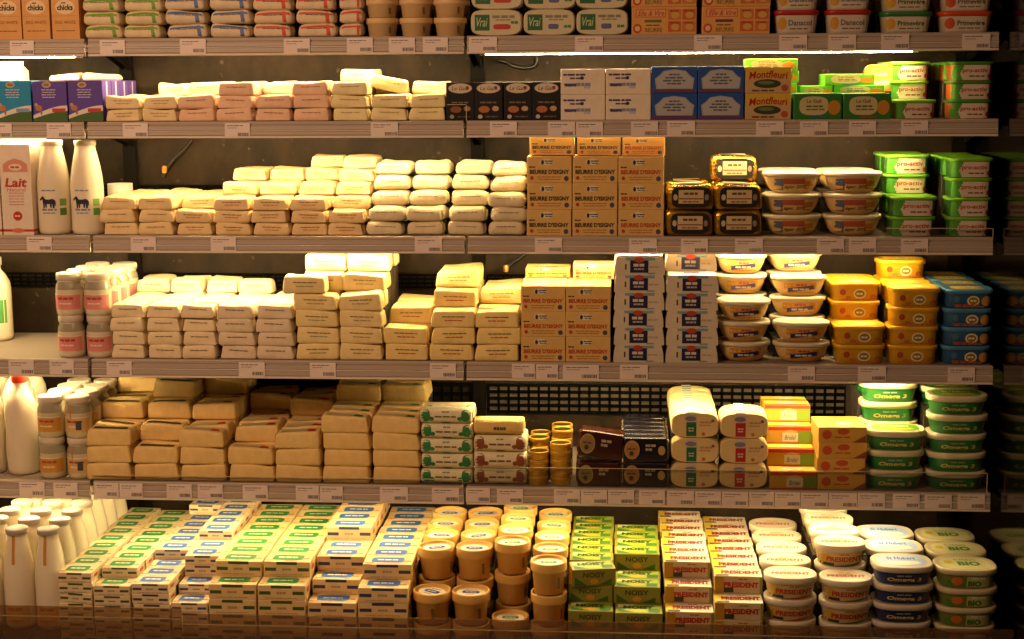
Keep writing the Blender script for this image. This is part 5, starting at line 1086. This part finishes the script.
for s, L in TAGS.items():
    for i, (xa, xb) in enumerate(L):
        yb = {1: 37, 2: 121, 3: 236, 4: 361, 5: 486}[s]
        A, B = at_y(xa, yb, LIPY[s]), at_y(xb, yb, LIPY[s])
        o = link('price_tag', k_tag(B.x - A.x, 0.045, 0, random.Random(s * 50 + i)))
        o.location = ((A.x + B.x) / 2, LIPY[s] - 0.0066, LIPZ[s] - 0.049 + random.uniform(-0.001, 0.001))
        o.rotation_euler = (math.radians(-4), 0, 0)
        tagset(o, f'small pale price tag, {ORD[i + 1]} from the milk end, on the {SHELF_WORD[s]} edge', 'price tag', f'price tags on the {SHELF_WORD[s]} edge')
cab = mat('#14110f', 0.4, var=0.05)
def cable(pix, r, label, tip=None):
    b = MB(); pts = [at_y(x, y, Y) for x, y, Y in pix]
    sm = []
    for i in range(len(pts) - 1):
        p0, p1, p2, p3 = pts[max(0, i - 1)], pts[i], pts[i + 1], pts[min(len(pts) - 1, i + 2)]
        for k in range(8):
            t = k / 8; sm.append(0.5 * ((2 * p1) + (p2 - p0) * t + (2 * p0 - 5 * p1 + 4 * p2 - p3) * t * t + (3 * p1 - p0 - 3 * p2 + p3) * t ** 3))
    sm.append(pts[-1]); b.tube([tuple(p) for p in sm], r, cab, 8)
    root = link('lamp_cable', b.mesh('lamp_cable'))
    tagset(root, label, 'cable', 'lamp cables on the back panel')
    if tip:
        q = at_y(*tip); p = MB(); p.lathe([(0.007, -0.010), (0.0085, -0.006), (0.0085, 0.010), (0.006, 0.014)], plastic('#d08a34'), 12, q.x, q.y)
        p.v = [(x, y, z + q.z) for x, y, z in p.v]
        link('plug', p.mesh('plug'), root)['label'] = 'orange plug'
    return root
yb_ = Y_BACK - 0.012
cable([(192, 140, yb_), (184, 150, yb_), (176, 157, yb_), (168, 168, yb_), (163, 177, yb_)], 0.007, 'black lamp cable with orange plug hanging above the third-shelf butter', (164.5, 170, yb_ - 0.004))
cable([(498, 60, yb_), (505, 62, yb_), (514, 66, yb_), (525, 68, yb_), (534, 66, yb_), (537, 61, yb_), (536, 57, yb_)], 0.006, 'black lamp cable looped above the black cartons')
cable([(530, 250, yb_), (520, 258, yb_), (512, 264, yb_), (505, 270, yb_)], 0.006, 'short black cable with orange plug above the fourth-shelf butter blocks', (506, 269, yb_ - 0.004))

# ================================================================= labels
TIER = ['bottom', 'second', 'third', 'fourth', 'fifth', 'sixth']
rows_of, cols_of = {}, {}
for o, dsc, s, key, j, t, L in REC:
    rows_of.setdefault((dsc, s), set()).add(j); cols_of.setdefault((dsc, s), set()).add(key)
seen = {}
for o, dsc, s, key, j, t, L in REC:
    bits = [dsc]
    if L > 1: bits.append('top tier' if t == L - 1 else ORD[L - t] + ' tier down' if s == 6 else TIER[t] + ' tier')
    if len(rows_of[(dsc, s)]) > 1: bits.append('front row' if j == 0 else ORD[j + 1] + ' row')
    if len(cols_of[(dsc, s)]) > 1: bits.append(ORD[key] + ' stack from milk end')
    bits.append(SHELF_WORD[s] if s < 6 else 'bottom deck')
    lb = ', '.join(bits)
    if lb in seen: print('DUPLICATE LABEL', lb)
    seen[lb] = 1
    o['label'] = lb
print('things stocked:', len(REC))
